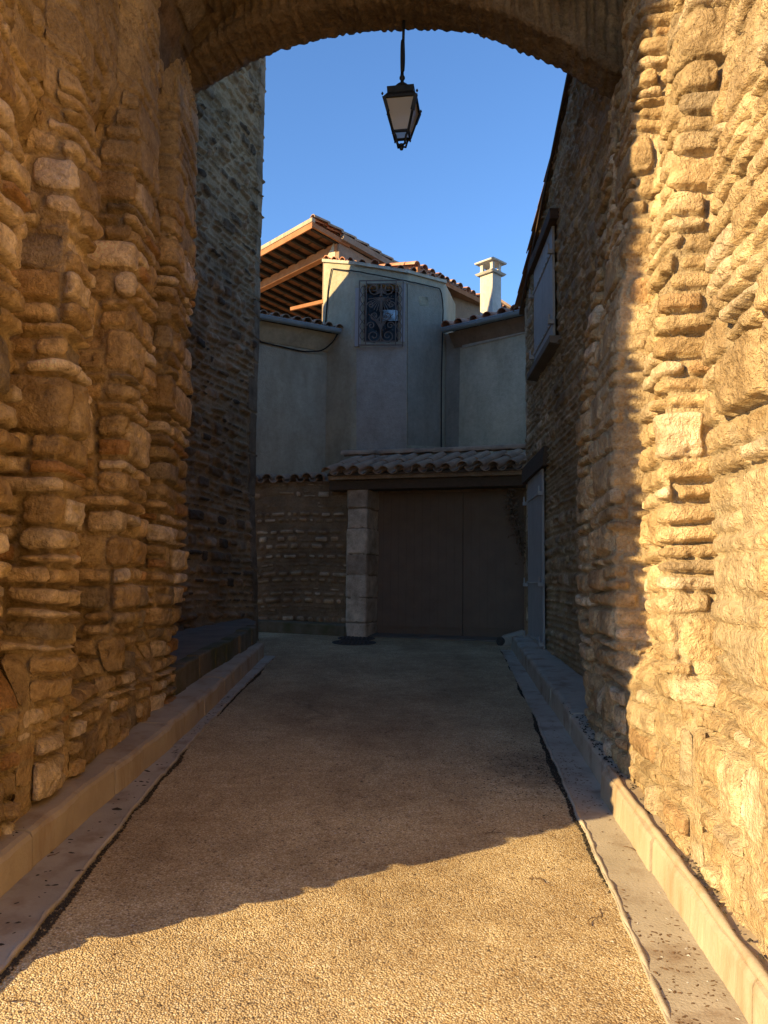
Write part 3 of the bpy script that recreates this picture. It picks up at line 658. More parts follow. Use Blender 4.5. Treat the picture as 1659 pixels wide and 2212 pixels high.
# lintels and sill
mb = MB(); x = XH(10.8)
mb.hexa([(XH(db[1]) - .09, db[1] - .25, dzt + .0), (XH(db[1]) + .1, db[1] - .25, dzt), (XH(da[1]) + .1, da[1] + .22, dzt - .02), (XH(da[1]) - .10, da[1] + .22, dzt - .02),
         (XH(db[1]) - .075, db[1] - .25, dzt + .26), (XH(db[1]) + .1, db[1] - .25, dzt + .26), (XH(da[1]) + .1, da[1] + .22, dzt + .22), (XH(da[1]) - .09, da[1] + .22, dzt + .22)])
mb.build('door_lintel', M['wood'], hr, bevel=.01)
mb = MB().hexa([(XH(wb[1]) - .12, wb[1] - .15, wzt), (XH(wb[1]) + .1, wb[1] - .15, wzt), (XH(wa[1]) + .1, wa[1] + .15, wzt), (XH(wa[1]) - .12, wa[1] + .15, wzt),
                (XH(wb[1]) - .12, wb[1] - .15, wzt + .14), (XH(wb[1]) + .1, wb[1] - .15, wzt + .14), (XH(wa[1]) + .1, wa[1] + .15, wzt + .14), (XH(wa[1]) - .12, wa[1] + .15, wzt + .14)])
mb.build('window_lintel', M['wood'], hr, bevel=.01)
mb = MB().hexa([(XH(wb[1]) - .13, wb[1] - .12, wzb - .09), (XH(wb[1]) + .1, wb[1] - .12, wzb - .12), (XH(wa[1]) + .1, wa[1] + .2, wzb - .12), (XH(wa[1]) - .13, wa[1] + .2, wzb - .09),
                (XH(wb[1]) - .13, wb[1] - .12, wzb), (XH(wb[1]) + .1, wb[1] - .12, wzb + .0), (XH(wa[1]) + .1, wa[1] + .2, wzb), (XH(wa[1]) - .13, wa[1] + .2, wzb)])
mb.build('window_sill', M['slab'], hr, bevel=.01)

# canal tiles
def canal(mb, o, down, across, up, L=.42, r0=.085, r1=.068, th=.013, arc=math.pi * .98, n=8, flip=False):
    """one half-round tile; wide end (r0) at the low end o"""
    o = Vector(o); down = Vector(down).normalized(); ac = Vector(across).normalized(); up = Vector(up).normalized(); vs = []
    sg = -1 if flip else 1
    for rr, p in ((r0, o), (r1, o - down * L)):
        for t_ in (0, th):
            for k in range(n + 1):
                a = (math.pi - arc) / 2 + arc * k / n; q = rr - t_
                vs.append(p + ac * math.cos(a) * q + up * math.sin(a) * q * sg)
    m_ = n + 1; fs = []
    for k in range(n):
        fs += [(k, k + 1, 2 * m_ + k + 1, 2 * m_ + k), (m_ + k + 1, m_ + k, 3 * m_ + k, 3 * m_ + k + 1), (k + 1, k, m_ + k, m_ + k + 1), (2 * m_ + k, 2 * m_ + k + 1, 3 * m_ + k + 1, 3 * m_ + k)]
    fs += [(0, 2 * m_, 3 * m_, m_), (n, m_ + n, 3 * m_ + n, 2 * m_ + n)]
    mb.add(vs, fs)
def tile_field(a, b, updir, rows, seed, pitch=.21, r=.085, lap=.33, mat=None, parent=None, name='roof_tiles', lift=.0, ends=True, L=.42):
    """rows of canal tiles; eave from a to b, updir = vector up the slope"""
    a = Vector(a); b = Vector(b); ac = (b - a); W = ac.length; ac.normalize(); ud = Vector(updir).normalized(); up = ac.cross(ud); up.normalize()
    if up.z < 0: up = -up
    rs = random.Random(seed); mb = MB(); n = int(W / pitch)
    for i in range(n + 1):
        for j in range(rows):
            o = a + ac * (i * W / n + rs.uniform(-.018, .018)) + ud * (j * lap + rs.uniform(-.035, .03)) + up * (lift + .03 + rs.uniform(-.008, .012))
            tw = rs.uniform(-.07, .07); dn = -(ud + ac * tw + up * .03)
            rr_ = r * rs.uniform(.92, 1.06); canal(mb, o, dn, ac, up, L, rr_, rr_ * .8)
            if i < n:
                o2 = a + ac * ((i + .5) * W / n) + ud * (j * lap + rs.uniform(-.02, .01)) + up * (lift + .045)
                canal(mb, o2 - ud * .0, -(ud + up * .03), ac, up, L, r * .85, r, flip=True)
    return mb.build(name, mat or M['tile_old'], parent, smooth=False)
# gable verge: tiles climbing the edge of the roof
mb = MB(); rs = random.Random(12); sl = Vector((0, -1, .348)).normalized()
y = 12.0
mb2 = MB()
p0 = Vector((XH(12.05) - .02, 12.1, topR(12.1) - .02)); p1 = Vector((XH(5.8) - .02, 5.8, topR(5.8) - .02))
mb2.hexa([p0 + Vector((-.05, 0, 0)), p0 + Vector((6, 0, 0)), p1 + Vector((6, 0, 0)), p1 + Vector((-.05, 0, 0)), p0 + Vector((-.05, 0, .05)), p0 + Vector((6, 0, .05)), p1 + Vector((6, 0, .05)), p1 + Vector((-.05, 0, .05))])
rf_ = mb2.build('roof', M['wood'], hr)
for row in range(2):
    o = Vector((XH(12) - .06 + .21 * row, 12.15, topR(12.15) + .045))
    for k in range(14):
        canal(mb, o + sl * (.43 * k) + Vector((rs.uniform(-.012, .012), 0, .02 + .0 * k)), -(sl + Vector((0, 0, .055))), (1, 0, 0), (0, 0, 1), .5, .1, .078, th=.016)
mb.build('verge_tiles', M['tile_old'], rf_)

# ---------------------------------------------------------------- low wall, pier, gate and tiled canopy
lw = empty('yard_wall', (-1.3, 13.6, gz(13.6)), 'low dark rubble yard wall capped with canal tiles left of the wooden gate', 'wall')
wl0, wl1 = (-2.75, 13.85), (-.45, 13.22)
rubble_wall('masonry', [wl0, wl1], .55, 3.32, M['low'], lw, 61, side=1, du=.018, dz=.018, thin=(.045, .08), tall=(.09, .15), wid=(.1, .3), bulge=.03, edge=.03, gap=.014, wave=.09, tilt=.3, rough=.02,
            back_poly=[(-2.75, 13.93), (-.45, 13.30), (-.4, 13.6), (-2.7, 14.2)])
tile_field((-2.75, 13.78, 3.33), (-.62, 13.18, 3.33), (.2, .93, .16), 1, 5, pitch=.23, r=.095, parent=lw, name='coping_tiles', mat=M['tile_old'])
mb = MB(); a, c = np.array([-2.9, 13.72]), np.array([-.62, 13.0])
mb.hexa([(a[0], a[1], .6), (c[0], c[1], .6), (c[0] + .05, c[1] + .3, .6), (a[0] + .05, a[1] + .3, .6), (a[0], a[1] + .02, gz(a[1]) + .2), (c[0], c[1] + .02, gz(c[1]) + .17), (c[0] + .05, c[1] + .3, gz(13.3) + .19), (a[0] + .05, a[1] + .3, gz(14) + .2)])
mb.hexa([(-.62, 13.0, .6), (-.3, 12.88, .6), (-.25, 13.1, .6), (-.57, 13.3, .6), (-.62, 13.02, gz(13) + .17), (-.3, 12.9, gz(13) + .02), (-.25, 13.1, gz(13) + .03), (-.57, 13.3, gz(13.3) + .18)])
tag(mb.build('kerb', M['moss'], bevel=.015), kind='structure')
gp = empty('gate_pier', (-.3, 13.1, gz(13.1)), 'pale dressed stone pier at the left side of the wooden gate', 'pillar')
rubble_wall('masonry', [(-.60, 13.25), (-.585, 13.02), (-.29, 12.90), (-.10, 13.45)], .6, 3.15, mat_rubble('pier_limestone', [(.52, .43, .33), (.60, .51, .40), (.46, .37, .28)], (.3, .23, .16)), gp, 67, side=1,
            du=.012, dz=.012, rnd=.015, quoins=[(.55, .95, .62, 3.1, (.3, .46))], bulge=.01, back_poly=[(-.52, 13.15), (-.30, 13.05), (-.17, 13.45), (-.45, 13.5)])
g0, g1 = (-.14, 13.42), (2.36, 12.68)
gt = empty('wooden_gate', (1.0, 13.0, gz(13)), 'wide dark brown double leaf plank gate under the tiled canopy', 'gate')
mid = tuple(np.array(g0) * .42 + np.array(g1) * .58)
zt = 3.16
for a, c, k in ((g0, mid, 11), (mid, g1, 8)):
    a = np.array(a); c = np.array(c); d = (c - a) / np.hypot(*(c - a)); mb = MB()
    planks(mb, a + d * .004, c - d * .004, gz(13) + .0, zt, k, .0, sgn=0, gapw=.004, th=.04)
    lf_ = mb.build('gate_leaf', M['gate'], gt)
    mb = MB(); nr = np.array([d[1], -d[0]]); p = a + nr * .012; q = c + nr * .012
    mb.beam((p[0], p[1], gz(13) + .16), (q[0], q[1], gz(13) + .16), .02, .012); mb.build('bottom_rail', M['gate'], lf_)
MB().hexa([(-.5, 13.55, .6), (2.4, 12.9, .6), (2.5, 13.0, .6), (-.4, 13.65, .6), (-.5, 13.55, 3.3), (2.4, 12.9, 3.3), (2.5, 13.0, 3.3), (-.4, 13.65, 3.3)]).build('light_block', M['dark'], gt)  # dark panel added to block light showing through the plank gaps
cn = empty('tiled_canopy', (.9, 12.7, 3.2), 'old canal tile canopy on a dark timber beam over the wooden gate', 'canopy')
e0 = P(706, 1024, 12.95); e1 = P(1138, 1008, 12.0); zc = (e0[2] + e1[2]) / 2 ; e0[2] = zc; e1[2] = zc
ea = (Vector(e1) - Vector(e0)).normalized(); ub = Vector((-ea.y, ea.x, 0)); ud = (ub + Vector((0, 0, .42))).normalized(); ud2 = (ub + ea * .45 + Vector((0, 0, .42))).normalized()
tile_field(e0, e1, ud2, 2, 9, pitch=.25, r=.098, parent=cn, name='roof_tiles', mat=M['tile_old'], lap=.36, L=.44)
mb = MB(); rs = random.Random(4); p = Vector(e0) + ud * .80 + Vector((0, 0, .10))       # long tiles laid along the top
while (p - Vector(e0)).dot(ea) < (Vector(e1) - Vector(e0)).length:
    canal(mb, p, (ea * -1 + Vector((0, 0, -.05))), ub, (0, 0, 1), .40, .10, .08); p = p + ea * .33 + Vector((0, 0, rs.uniform(-.004, .004)))
mb.build('ridge_tiles', M['tile_old'], cn)
mb = MB(); a = Vector(e0); c = Vector(e1)
mb.hexa([a + ud * .02 - Vector((0, 0, .05)), c + ud * .02 - Vector((0, 0, .05)), c + ud * .95 - Vector((0, 0, .05)), a + ud * .95 - Vector((0, 0, .05)), a + ud * .02 - Vector((0, 0, .02)), c + ud * .02 - Vector((0, 0, .02)), c + ud * .95, a + ud * .95])
mb.build('deck', M['wood'], cn)
mb = MB()     # course of mortar under the tiles
mb.beam(a + ub * .16 + Vector((0, 0, -.07)), c + ub * .16 + Vector((0, 0, -.07)), .22, .07)
mb.build('eave_course', M['low'], cn, bevel=.01)
mb = MB(); mb.beam(a + ub * .26 + Vector((0, 0, -.19)), c + ub * .26 + Vector((0, 0, -.19)), .3, .16)
mb.build('timber_beam', M['wood'], cn, bevel=.012)
# wall above the gate and right cheek
mb = MB(); mb.hexa([(-.45, 13.45, 3.12), (2.3, 12.65, 3.12), (2.4, 12.9, 3.12), (-.4, 13.75, 3.12), (-.45, 13.45, 3.7), (2.3, 12.65, 3.7), (2.4, 12.9, 3.7), (-.4, 13.75, 3.7)])
mb.hexa([(2.24, 12.55, .6), (2.9, 12.38, .6), (2.9, 12.75, .6), (2.30, 12.66, .6), (2.24, 12.55, 3.12), (2.9, 12.38, 3.12), (2.9, 12.75, 3.12), (2.30, 12.66, 3.12)])
o = mb.build('gate_surround', M['low'], cn)
tag(MB().hexa([(-.25, 12.98, .6), (2.15, 12.42, .6), (2.2, 12.72, .6), (-.2, 13.4, .6), (-.25, 12.99, gz(13) + .012), (2.15, 12.43, gz(12.4) + .03), (2.2, 12.72, gz(12.6) + .05), (-.2, 13.4, gz(13.3) + .03)]).build('threshold', M['slab'], bevel=.01), kind='structure')
# drain pipe stub in a mortar block
dp = empty('drain_pipe', (1.98, 12.2, gz(12.2)), 'short dark drain pipe stub in mortar at the foot of the gate', 'pipe')
pp = P(1082, 1386, 12.1); mb = MB()
mb.tube([pp + np.array([-.02, 0, 0]), pp + np.array([.1, .12, 0])], .065, 14); mb.build('pipe', M['castiron'], dp)
mb = MB(); mb.hexa([pp + np.array(q) for q in ((.0, -.02, -.12), (.35, -.12, -.12), (.4, .3, -.12), (.02, .25, -.12), (.02, .02, .07), (.35, -.06, .16), (.4, .3, .18), (.05, .25, .08))])
mb.build('mortar_block', M['concrete'], dp, bevel=.03)
# manhole covers
for (px, py, Y_, r, lab) in ((765, 1388, None, .34, 'round dark cast iron manhole cover in front of the stone pier'), (770, 1379, None, .30, 'second thin rimmed manhole cover just behind the round one')):
    d = ray(px, py); t_ = HEYE / (SLOPE - d[2]); c = np.array([0, 0, HEYE]) + d * t_
    Mx = Matrix.Rotation(math.atan(SLOPE), 3, 'X')
    root = empty('manhole_cover', tuple(c), lab, 'manhole cover')
    mb = MB().lathe(c, [(r, 0), (r, .006), (r - .02, .01), (r - .03, .006), (0.01, .006)], 40, Mx)
    for i in range(-4, 5):
        for j in range(-4, 5):
            if i * i + j * j < 17: mb.box(Vector(c) + Mx @ Vector((i * .062, j * .062, .009)), (.035, .035, .008), Mx)
    mb.build('cover', M['castiron'], root)

# ---------------------------------------------------------------- plastered houses at the end
tw = empty('rendered_house', (0, 15, gz(14)), 'grey rendered tower like house with ironwork window at the end of the street', 'house')
A0 = P(697, 600, 15.0); A1 = P(768, 600, 14.5); A2 = P(880, 600, 14.45); A3 = P(962, 600, 15.15)
def zt_(px, py, Y): return P(px, py, Y)[2]
tops = [zt_(697, 566, 15.0), zt_(768, 572, 14.5), zt_(880, 590, 14.45), zt_(962, 612, 15.15)]
pts = [(-1.0, 17.5)] + [tuple(q[:2]) for q in (A0, A1, A2, A3)] + [(1.6, 17.5)]
# rounded facade: smooth path of the tower front with interpolated top
pl = [(A0[0] + .25, 17.2), tuple(A0[:2]), tuple(A1[:2]), tuple(A2[:2]), tuple(A3[:2]), (A3[0] + .4, 17.2)]
s1, Q = resample(pl, .03); Ls = np.concatenate([[0], np.cumsum([math.dist(pl[i], pl[i + 1]) for i in range(5)])])
Q = smooth1(Q, 3)
ztop = np.interp(s1, Ls, [tops[0] + .3, tops[0], tops[1], tops[2], tops[3], tops[3] + .3])
W0 = plane_hit(782, 680, A1, A2); W1 = plane_hit(864, 670, A1, A2); wz0 = P(800, 738, 14.5)[2]; wz1 = P(800, 618, 14.5)[2]
sw0 = Ls[2] + math.dist(A1[:2], W0[:2]); sw1 = Ls[2] + math.dist(A1[:2], W1[:2])
zz = np.linspace(2.5, 1, 2)
nz = 150; T = np.linspace(0, 1, nz)
U = s1[:, None] + 0 * T[None]; Z = 2.5 + (ztop[:, None] - 2.5) * T[None]
hh = .008 * fbm(U * 1.5, Z * 1.5, 3, 4)
Tt = np.gradient(Q, axis=0); Tt /= np.hypot(*Tt.T)[:, None]; Nn = np.stack([Tt[:, 1], -Tt[:, 0]], -1)
ins = ((U > sw0 + .02) & (U < sw1 - .02) & (Z > wz0) & (Z < wz1))
hh = np.where(ins, -.22, hh)
X = Q[:, 0][:, None] + Nn[:, 0][:, None] * hh; Y_ = Q[:, 1][:, None] + Nn[:, 1][:, None] * hh
core = MB().prism([(A0[0] + .5, 17.0), (A0[0] + .45, 15.4), (A1[0] + .1, 14.95), (A2[0] - .1, 14.95), (A3[0] - .3, 15.5), (A3[0], 17.0)], 2.5, 7.0)
wall = grid_mesh('wall', X, Y_, Z, M['plaster'], tw, flip=True, extra=core, smooth=False)
# smoother render bands round the window and the darker right-hand face
def facade_patch(pxs, pys, a, b, proud, mat, name, parent, th=.02):
    proud = min(proud, .008) if 'patch' in name else proud
    """a thin layer of render with the given outline on the facade plane through a, b"""
    a = np.array(a[:2]); b = np.array(b[:2]); d = (b - a) / np.hypot(*(b - a)); nr = np.array([d[1], -d[0]])
    f = [plane_hit(x, y, a + nr * proud, b + nr * proud) for x, y in zip(pxs, pys)]
    mb = MB(); n = len(f); bk = [q - np.array([nr[0], nr[1], 0]) * th for q in f]
    mb.add(f + bk, [tuple(range(n)), tuple(range(n, 2 * n))[::-1]] + [(i, n + i, n + (i + 1) % n, (i + 1) % n) for i in range(n)])
    return mb.build(name, mat, parent)
facade_patch([881, 955, 955, 881], [612, 628, 975, 985], A2, A3, .016, M['plaster_dark'], 'render_patch', wall, .06)  # face turned from the sky: its shade put into the render colour
M['plaster_shade'] = mat_simple('shaded_render', (.33, .29, .245), (.38, .34, .285), 3, .01, 45)
facade_patch([770, 878, 878, 770], [752, 742, 985, 990], A1, A2, .016, M['plaster_shade'], 'render_patch', wall, .06)  # centre face a step darker, shading painted as render tone
for xs_, ys_ in (([768, 781, 779, 766], [622, 622, 748, 748]), ([868, 876, 874, 866], [612, 612, 738, 738])):
    facade_patch(xs_, ys_, A1, A2, .02, mat_simple('smooth_band', (.36, .34, .34), (.41, .39, .38), 5, .003, 50), 'window_surround', wall, .03)
facade_patch([905, 925, 926, 906], [640, 642, 662, 660], A2, A3, .012, M['plaster_wing'], 'square_patch', wall, .06)
# window: frame, glass, iron grille
win = MB(); dW = (Vector(A2) - Vector(A1)); dW.z = 0; dW.normalize(); nW = Vector((dW.y, -dW.x, 0))
w0 = Vector((W0[0], W0[1], 0)); w1 = Vector((W1[0], W1[1], 0)); wL = (w1 - w0).length; wH = wz1 - wz0
def wp(u, z, o): return w0 + dW * (u * wL) + Vector((0, 0, wz0 + z * wH)) + nW * o
for a, c in (((0.03, .0), (.03, 1)), ((.5, 0), (.5, 1)), ((.97, 0), (.97, 1)), ((0, .03), (1, .03)), ((0, .97), (1, .97))):
    win.beam(wp(a[0], a[1], -.15), wp(c[0], c[1], -.15), .05, .05, nW)
wf = win.build('window', M['wood'], tw)
gl = MB(); gl.hexa([wp(0, 0, -.19), wp(1, 0, -.19), wp(1, 0, -.2), wp(0, 0, -.2), wp(0, 1, -.19), wp(1, 1, -.19), wp(1, 1, -.2), wp(0, 1, -.2)]); gl.build('pane', M['glass'], wf)
gl = MB(); gl.hexa([wp(.53, .40, -.10), wp(.94, .40, -.10), wp(.94, .40, -.12), wp(.53, .40, -.12), wp(.53, .62, -.17), wp(.94, .62, -.17), wp(.94, .62, -.19), wp(.53, .62, -.19)])
m, t, b = newmat('sky_mirror'); b.inputs['Base Color'].default_value = (.50, .46, .40, 1); b.inputs['Metallic'].default_value = 1; b.inputs['Roughness'].default_value = .2
gl.build('pane', m, wf)  # tilted mirror added to stand in for sky glimpsed through the room
g = MB(); O = .09; rb = .011
gr_u0, gr_u1, gz0, gz1 = -.07, 1.08, -.09, 1.06
def gpnt(u, z, o=O): return wp(gr_u0 + (gr_u1 - gr_u0) * u, gz0 + (gz1 - gz0) * z, o)
for o_ in (O,):
    for a, c in (((0, 0), (1, 0)), ((0, 1), (1, 1)), ((0, 0), (0, 1)), ((1, 0), (1, 1)), ((.16, 0), (.16, 1)), ((.84, 0), (.84, 1)), ((.16, .05), (.84, .05)), ((.16, .95), (.84, .95))):
        g.beam(gpnt(*a), gpnt(*c), .018, .018, nW)
for a in ((0, 0), (1, 0), (0, 1), (1, 1)): g.beam(gpnt(*a), gpnt(a[0], a[1], -.02), .016, .016)
asp = (gr_u1 - gr_u0) * wL / ((gz1 - gz0) * wH)
def curve(f, n=26, r=rb): g.tube([gpnt(*f(i / n)) for i in range(n + 1)], r, 5)
def spiral(cx, cz, r0, turns, a0, sx=1): 
    def f(t_): a = a0 + turns * 2 * math.pi * t_; r_ = r0 * (1 - .8 * t_); return (cx + sx * r_ * math.cos(a), cz + r_ * math.sin(a) * asp)
    return f
for sx in (1, -1):
    curve(spiral(.5 + sx * .16, .87, .15, 1.4, math.pi, sx)); curve(spiral(.5 + sx * .16, .14, .15, 1.5, math.pi, sx))
    curve(spiral(.5 + sx * .14, .45, .12, 1.3, math.pi, sx)); curve(spiral(.5 + sx * .24, .62, .08, 1.3, 0, sx)); curve(spiral(.5 + sx * .22, .3, .09, 1.3, 0, sx))
    for k in range(7):
        a = -1.45 + k * .22
        curve(lambda t_, a=a, sx=sx: (.5 + sx * t_ * .30 * math.cos(a), .74 + t_ * .30 * math.sin(a) * asp * (1 + .15 * t_)), 6, .008)
    for k in range(5):
        a = .15 + k * .3
        curve(lambda t_, a=a, sx=sx: (.5 + sx * t_ * .13 * math.cos(a), .80 + t_ * .13 * math.sin(a) * asp), 5, .008)
    for k in range(3):
        curve(lambda t_, k=k, sx=sx: (.5 + sx * (t_ * .06 * k + .16 * t_ * t_), .22 + t_ * .26), 10, .008)
    x0 = .08 if sx < 0 else .92
    for zc_ in (.22, .5, .78):
        for s2 in (1, -1): curve(lambda t_, zc_=zc_, s2=s2, x0=x0: (x0 + s2 * .055 * math.sin(t_ * math.pi * 2), zc_ - .14 + .28 * t_), 12, .008)
g.tube([gpnt(.5, .05), gpnt(.5, .95)], rb, 5)
g.lathe(gpnt(.5, .76), [(.001, -.03), (.03, -.01), (.03, .01), (.001, .03)], 10)
rs = random.Random(2)
for k in range(26): g.lathe(gpnt(rs.uniform(.2, .8), rs.uniform(.1, .92)), [(.001, -.014), (.012, 0), (.001, .014)], 6)
gr = g.build('window_grille', M['iron'], wf)
# tower roof edge: pale band and tiles
mb = MB(); tp = [Vector((q[0], q[1], z)) for q, z in zip((A0, A1, A2, A3), tops)]
nin = [Vector((.35, 1, 0)).normalized(), Vector((.1, 1, 0)).normalized(), Vector((-.2, 1, 0)).normalized(), Vector((-.6, 1, 0)).normalized()]
for i in range(3):
    a, c = tp[i], tp[i + 1]; ia, ic = nin[i], nin[i + 1]
    mb.hexa([a - ia * .05 - Vector((0, 0, .01)), c - ic * .05 - Vector((0, 0, .01)), c + ic * 2.2, a + ia * 2.2, a - ia * .05 + Vector((0, 0, .05)), c - ic * .05 + Vector((0, 0, .05)), c + ic * 2.2 + Vector((0, 0, .5)), a + ia * 2.2 + Vector((0, 0, .5))])
rt = mb.build('roof', M['plaster_pale'], tw)
mb = MB(); rs = random.Random(6)
for i in range(3):
    a, c = tp[i], tp[i + 1]; d = c - a; n = max(1, int(d.length / .21))
    for k in range(n):
        p = a + d * ((k + .5) / n) + Vector((0, 0, .08)); inn = (nin[i] + nin[i + 1]).normalized()
        for j in range(3): canal(mb, p + inn * (.30 * j - .08 + rs.uniform(-.03, .03)) + Vector((0, 0, .07 * j - .035 + rs.uniform(-.012, .012))), -(inn + Vector((rs.uniform(-.12, .12), 0, .18 + rs.uniform(-.04, .04)))), d, (0, 0, 1), .38, rs.uniform(.07, .082), .065)
mb.build('roof_tiles', M['tile'], rt)
# facade cables
def cable(pts, Ys, name, label, r=.012, a=None, b=None):
    L = [P(x, y, Y) for (x, y), Y in zip(pts, Ys)]; s, q = resample(L, .05) if len(L) > 1 else (0, L)
    q = np.array(q); k = 2; q[1:-1] = smooth1(q, k)[1:-1]
    q[:, 2] += .006 * fbm(np.arange(len(q)) * .4, np.zeros(len(q)), 2, 2)
    o = MB().tube([tuple(p) for p in q], r, 6).build(name, M['cable'], None, smooth=True); return tag(o, label, 'cable')
cable([(703, 700), (704, 640), (706, 588), (712, 580), (770, 586), (875, 606), (930, 618), (956, 625), (962, 640), (960, 690), (958, 720), (950, 728), (956, 750), (957, 860), (953, 972)],
      [14.93, 14.93, 14.93, 14.86, 14.43, 14.36, 14.80, 15.05, 15.05, 15.05, 14.98, 14.98, 14.98, 14.98, 14.98], 'facade_cable', 'thin black cable running over the ironwork window and down the tower corner')
# ---- left annex: wall, gutter, tiles
an = empty('rendered_annex', (-1.6, 14.5, gz(14.5)), 'plain dark grey rendered wing with zinc gutter left of the tower', 'house')
G0 = Vector(P(540, 672, 13.75)); G1 = Vector(P(735, 716, 14.62)); zg = 6.385; G0.z = G1.z = zg
# extend to the left behind the stone house
dg = (G1 - G0).normalized(); nb = Vector((-dg.y, dg.x, 0)); G0 = G0 - dg * .8
mb = MB(); a = G0 + nb * .38; c = G1 + nb * .38 + dg * .25
mb.prism([(a.x, a.y), (c.x, c.y), (c.x + nb.x * .3, c.y + nb.y * .3), (a.x + nb.x * .3, a.y + nb.y * .3)], 2.5, zg + .1)
mb.build('wall', M['plaster'], an)
def gutter(G0, G1, parent, name='gutter', r=.07):
    d = (G1 - G0).normalized(); n_ = Vector((-d.y, d.x, 0)); mb = MB(); vs = []
    K = 10
    for p in (G0, G1):
        for rr in (r, r - .006):
            for k in range(K + 1):
                a_ = math.pi + math.pi * k / K; vs.append(p + n_ * math.cos(a_) * rr + Vector((0, 0, math.sin(a_) * rr)))
    m_ = K + 1; fs = []
    for k in range(K): fs += [(k, k + 1, 2 * m_ + k + 1, 2 * m_ + k), (m_ + k + 1, m_ + k, 3 * m_ + k, 3 * m_ + k + 1), (k, m_ + k, m_ + k + 1, k + 1), (2 * m_ + k + 1, 3 * m_ + k + 1, 3 * m_ + k, 2 * m_ + k)]
    fs += [(0, 2 * m_, 3 * m_, m_), (K, m_ + K, 3 * m_ + K, 2 * m_ + K)]
    mb.add(vs, fs); mb.tube([G0 - n_ * r, G1 - n_ * r], .011, 6)
    o = mb.build(name, M['zinc'], parent)
    k = .25
    while k < (G1 - G0).length:
        p = G0 + d * k; mb = MB(); pts_ = [p + n_ * math.cos(math.pi + math.pi * j / 8) * (r + .006) + Vector((0, 0, math.sin(math.pi + math.pi * j / 8) * (r + .006))) for j in range(9)]
        mb.tube(pts_, .006, 5); mb.build('gutter_bracket', M['zinc'], o); k += .55
    return o
gutter(G0, G1, an)
tile_field(G0 + nb * .02 + Vector((0, 0, .02)), G1 + nb * .02 + Vector((0, 0, .02)), nb + Vector((0, 0, .20)), 3, 14, pitch=.215, r=.088, parent=an, name='roof_tiles', mat=M['tile_old'])
mb = MB(); mb.hexa([G0 + nb * .06 - Vector((0, 0, .03)), G1 + nb * .06 - Vector((0, 0, .03)), G1 + nb * 1.5 + Vector((0, 0, .25)), G0 + nb * 1.5 + Vector((0, 0, .25)), G0 + nb * .06, G1 + nb * .06, G1 + nb * 1.5 + Vector((0, 0, .29)), G0 + nb * 1.5 + Vector((0, 0, .29))])
mb.build('roof', M['wood'], an)
mb = MB()   # plaster cove with half-tile shadows beneath the eave
a = G0 + nb * .36; c = G1 + nb * .36
mb.hexa([a - Vector((0, 0, .34)), c - Vector((0, 0, .34)), c + nb * .05 - Vector((0, 0, .34)), a + nb * .05 - Vector((0, 0, .34)), G0 + nb * .1 - Vector((0, 0, .06)), G1 + nb * .1 - Vector((0, 0, .06)), c + nb * .05, a + nb * .05])
mb.build('eave_cove', M['plaster_wing'], an)
ca = [G0 + nb * (.35) - Vector((0, 0, .30)), G1 + nb * .35 - Vector((0, 0, .42)) - dg * .6, G1 + nb * .3 - Vector((0, 0, .36)) - dg * .22, G1 + nb * .02 - Vector((0, 0, .16)) - dg * .06, G1 - Vector((0, 0, -.04)), G1 + nb * .08 + Vector((0, 0, .09)), G1 + nb * .1 + Vector((0, 0, .06)) - dg * .4]
s_2, cq = resample([tuple(p) for p in ca], .05)
tag(MB().tube([tuple(p) for p in smooth1(cq, 2)], .013, 6).build('eave_cable', M['cable'], None, smooth=True), 'black cable sagging under the zinc gutter of the left grey wing', 'cable')
# ---- right wing
rw = empty('rendered_wing', (1.9, 14.5, gz(14)), 'pale beige rendered wing with long zinc gutter right of the tower', 'house')
H0 = Vector(P(962, 712, 14.85)); H1 = Vector(P(1160, 662, 13.62)); zh = (H0.z + H1.z) / 2; H0.z = H1.z = zh
dh = (H1 - H0).normalized(); nh = Vector((-dh.y, dh.x, 0)); H1 = H1 + dh * .8
a = H0 + nh * .34 - dh * .5; c = H1 + nh * .34
mb = MB().prism([(a.x, a.y), (c.x, c.y), (c.x + nh.x * .3, c.y + nh.y * .3), (a.x + nh.x * .3, a.y + nh.y * .3)], 2.5, zh + .02)
wv = mb.build('wall', M['plaster_dark'], rw)
pa, pc = (a.x, a.y), (c.x, c.y)
facade_patch([994, 1150, 1150, 990], [752, 716, 1000, 1000], pa, pc, .018, M['plaster_wing'], 'render_patch', wv, .05)
facade_patch([998, 1150, 1150, 998], [738, 704, 715, 752], pa, pc, .028, M['plaster_pale'], 'render_band', wv, .05)
gutter(H0 - dh * .05, H1, rw, r=.075)
tile_field(H0 + nh * .02 + Vector((0, 0, .02)), H1 + nh * .02 + Vector((0, 0, .02)), nh + Vector((0, 0, .24)), 4, 15, pitch=.30, r=.1, parent=rw, name='roof_tiles', mat=M['tile'])
mb = MB(); mb.hexa([H0 + nh * .06 - Vector((0, 0, .03)), H1 + nh * .06 - Vector((0, 0, .03)), H1 + nh * 1.6 + Vector((0, 0, .30)), H0 + nh * 1.6 + Vector((0, 0, .30)), H0 + nh * .06, H1 + nh * .06, H1 + nh * 1.6 + Vector((0, 0, .34)), H0 + nh * 1.6 + Vector((0, 0, .34))])
mb.build('roof', M['wood'], rw)
mb = MB(); a = H0 + nh * .33; c = H1 + nh * .33
mb.hexa([a - Vector((0, 0, .30)), c - Vector((0, 0, .30)), c + nh * .05 - Vector((0, 0, .3)), a + nh * .05 - Vector((0, 0, .30)), H0 + nh * .1 - Vector((0, 0, .06)), H1 + nh * .1 - Vector((0, 0, .06)), c + nh * .05, a + nh * .05])
mb.build('eave_cove', M['plaster_warm'], rw)
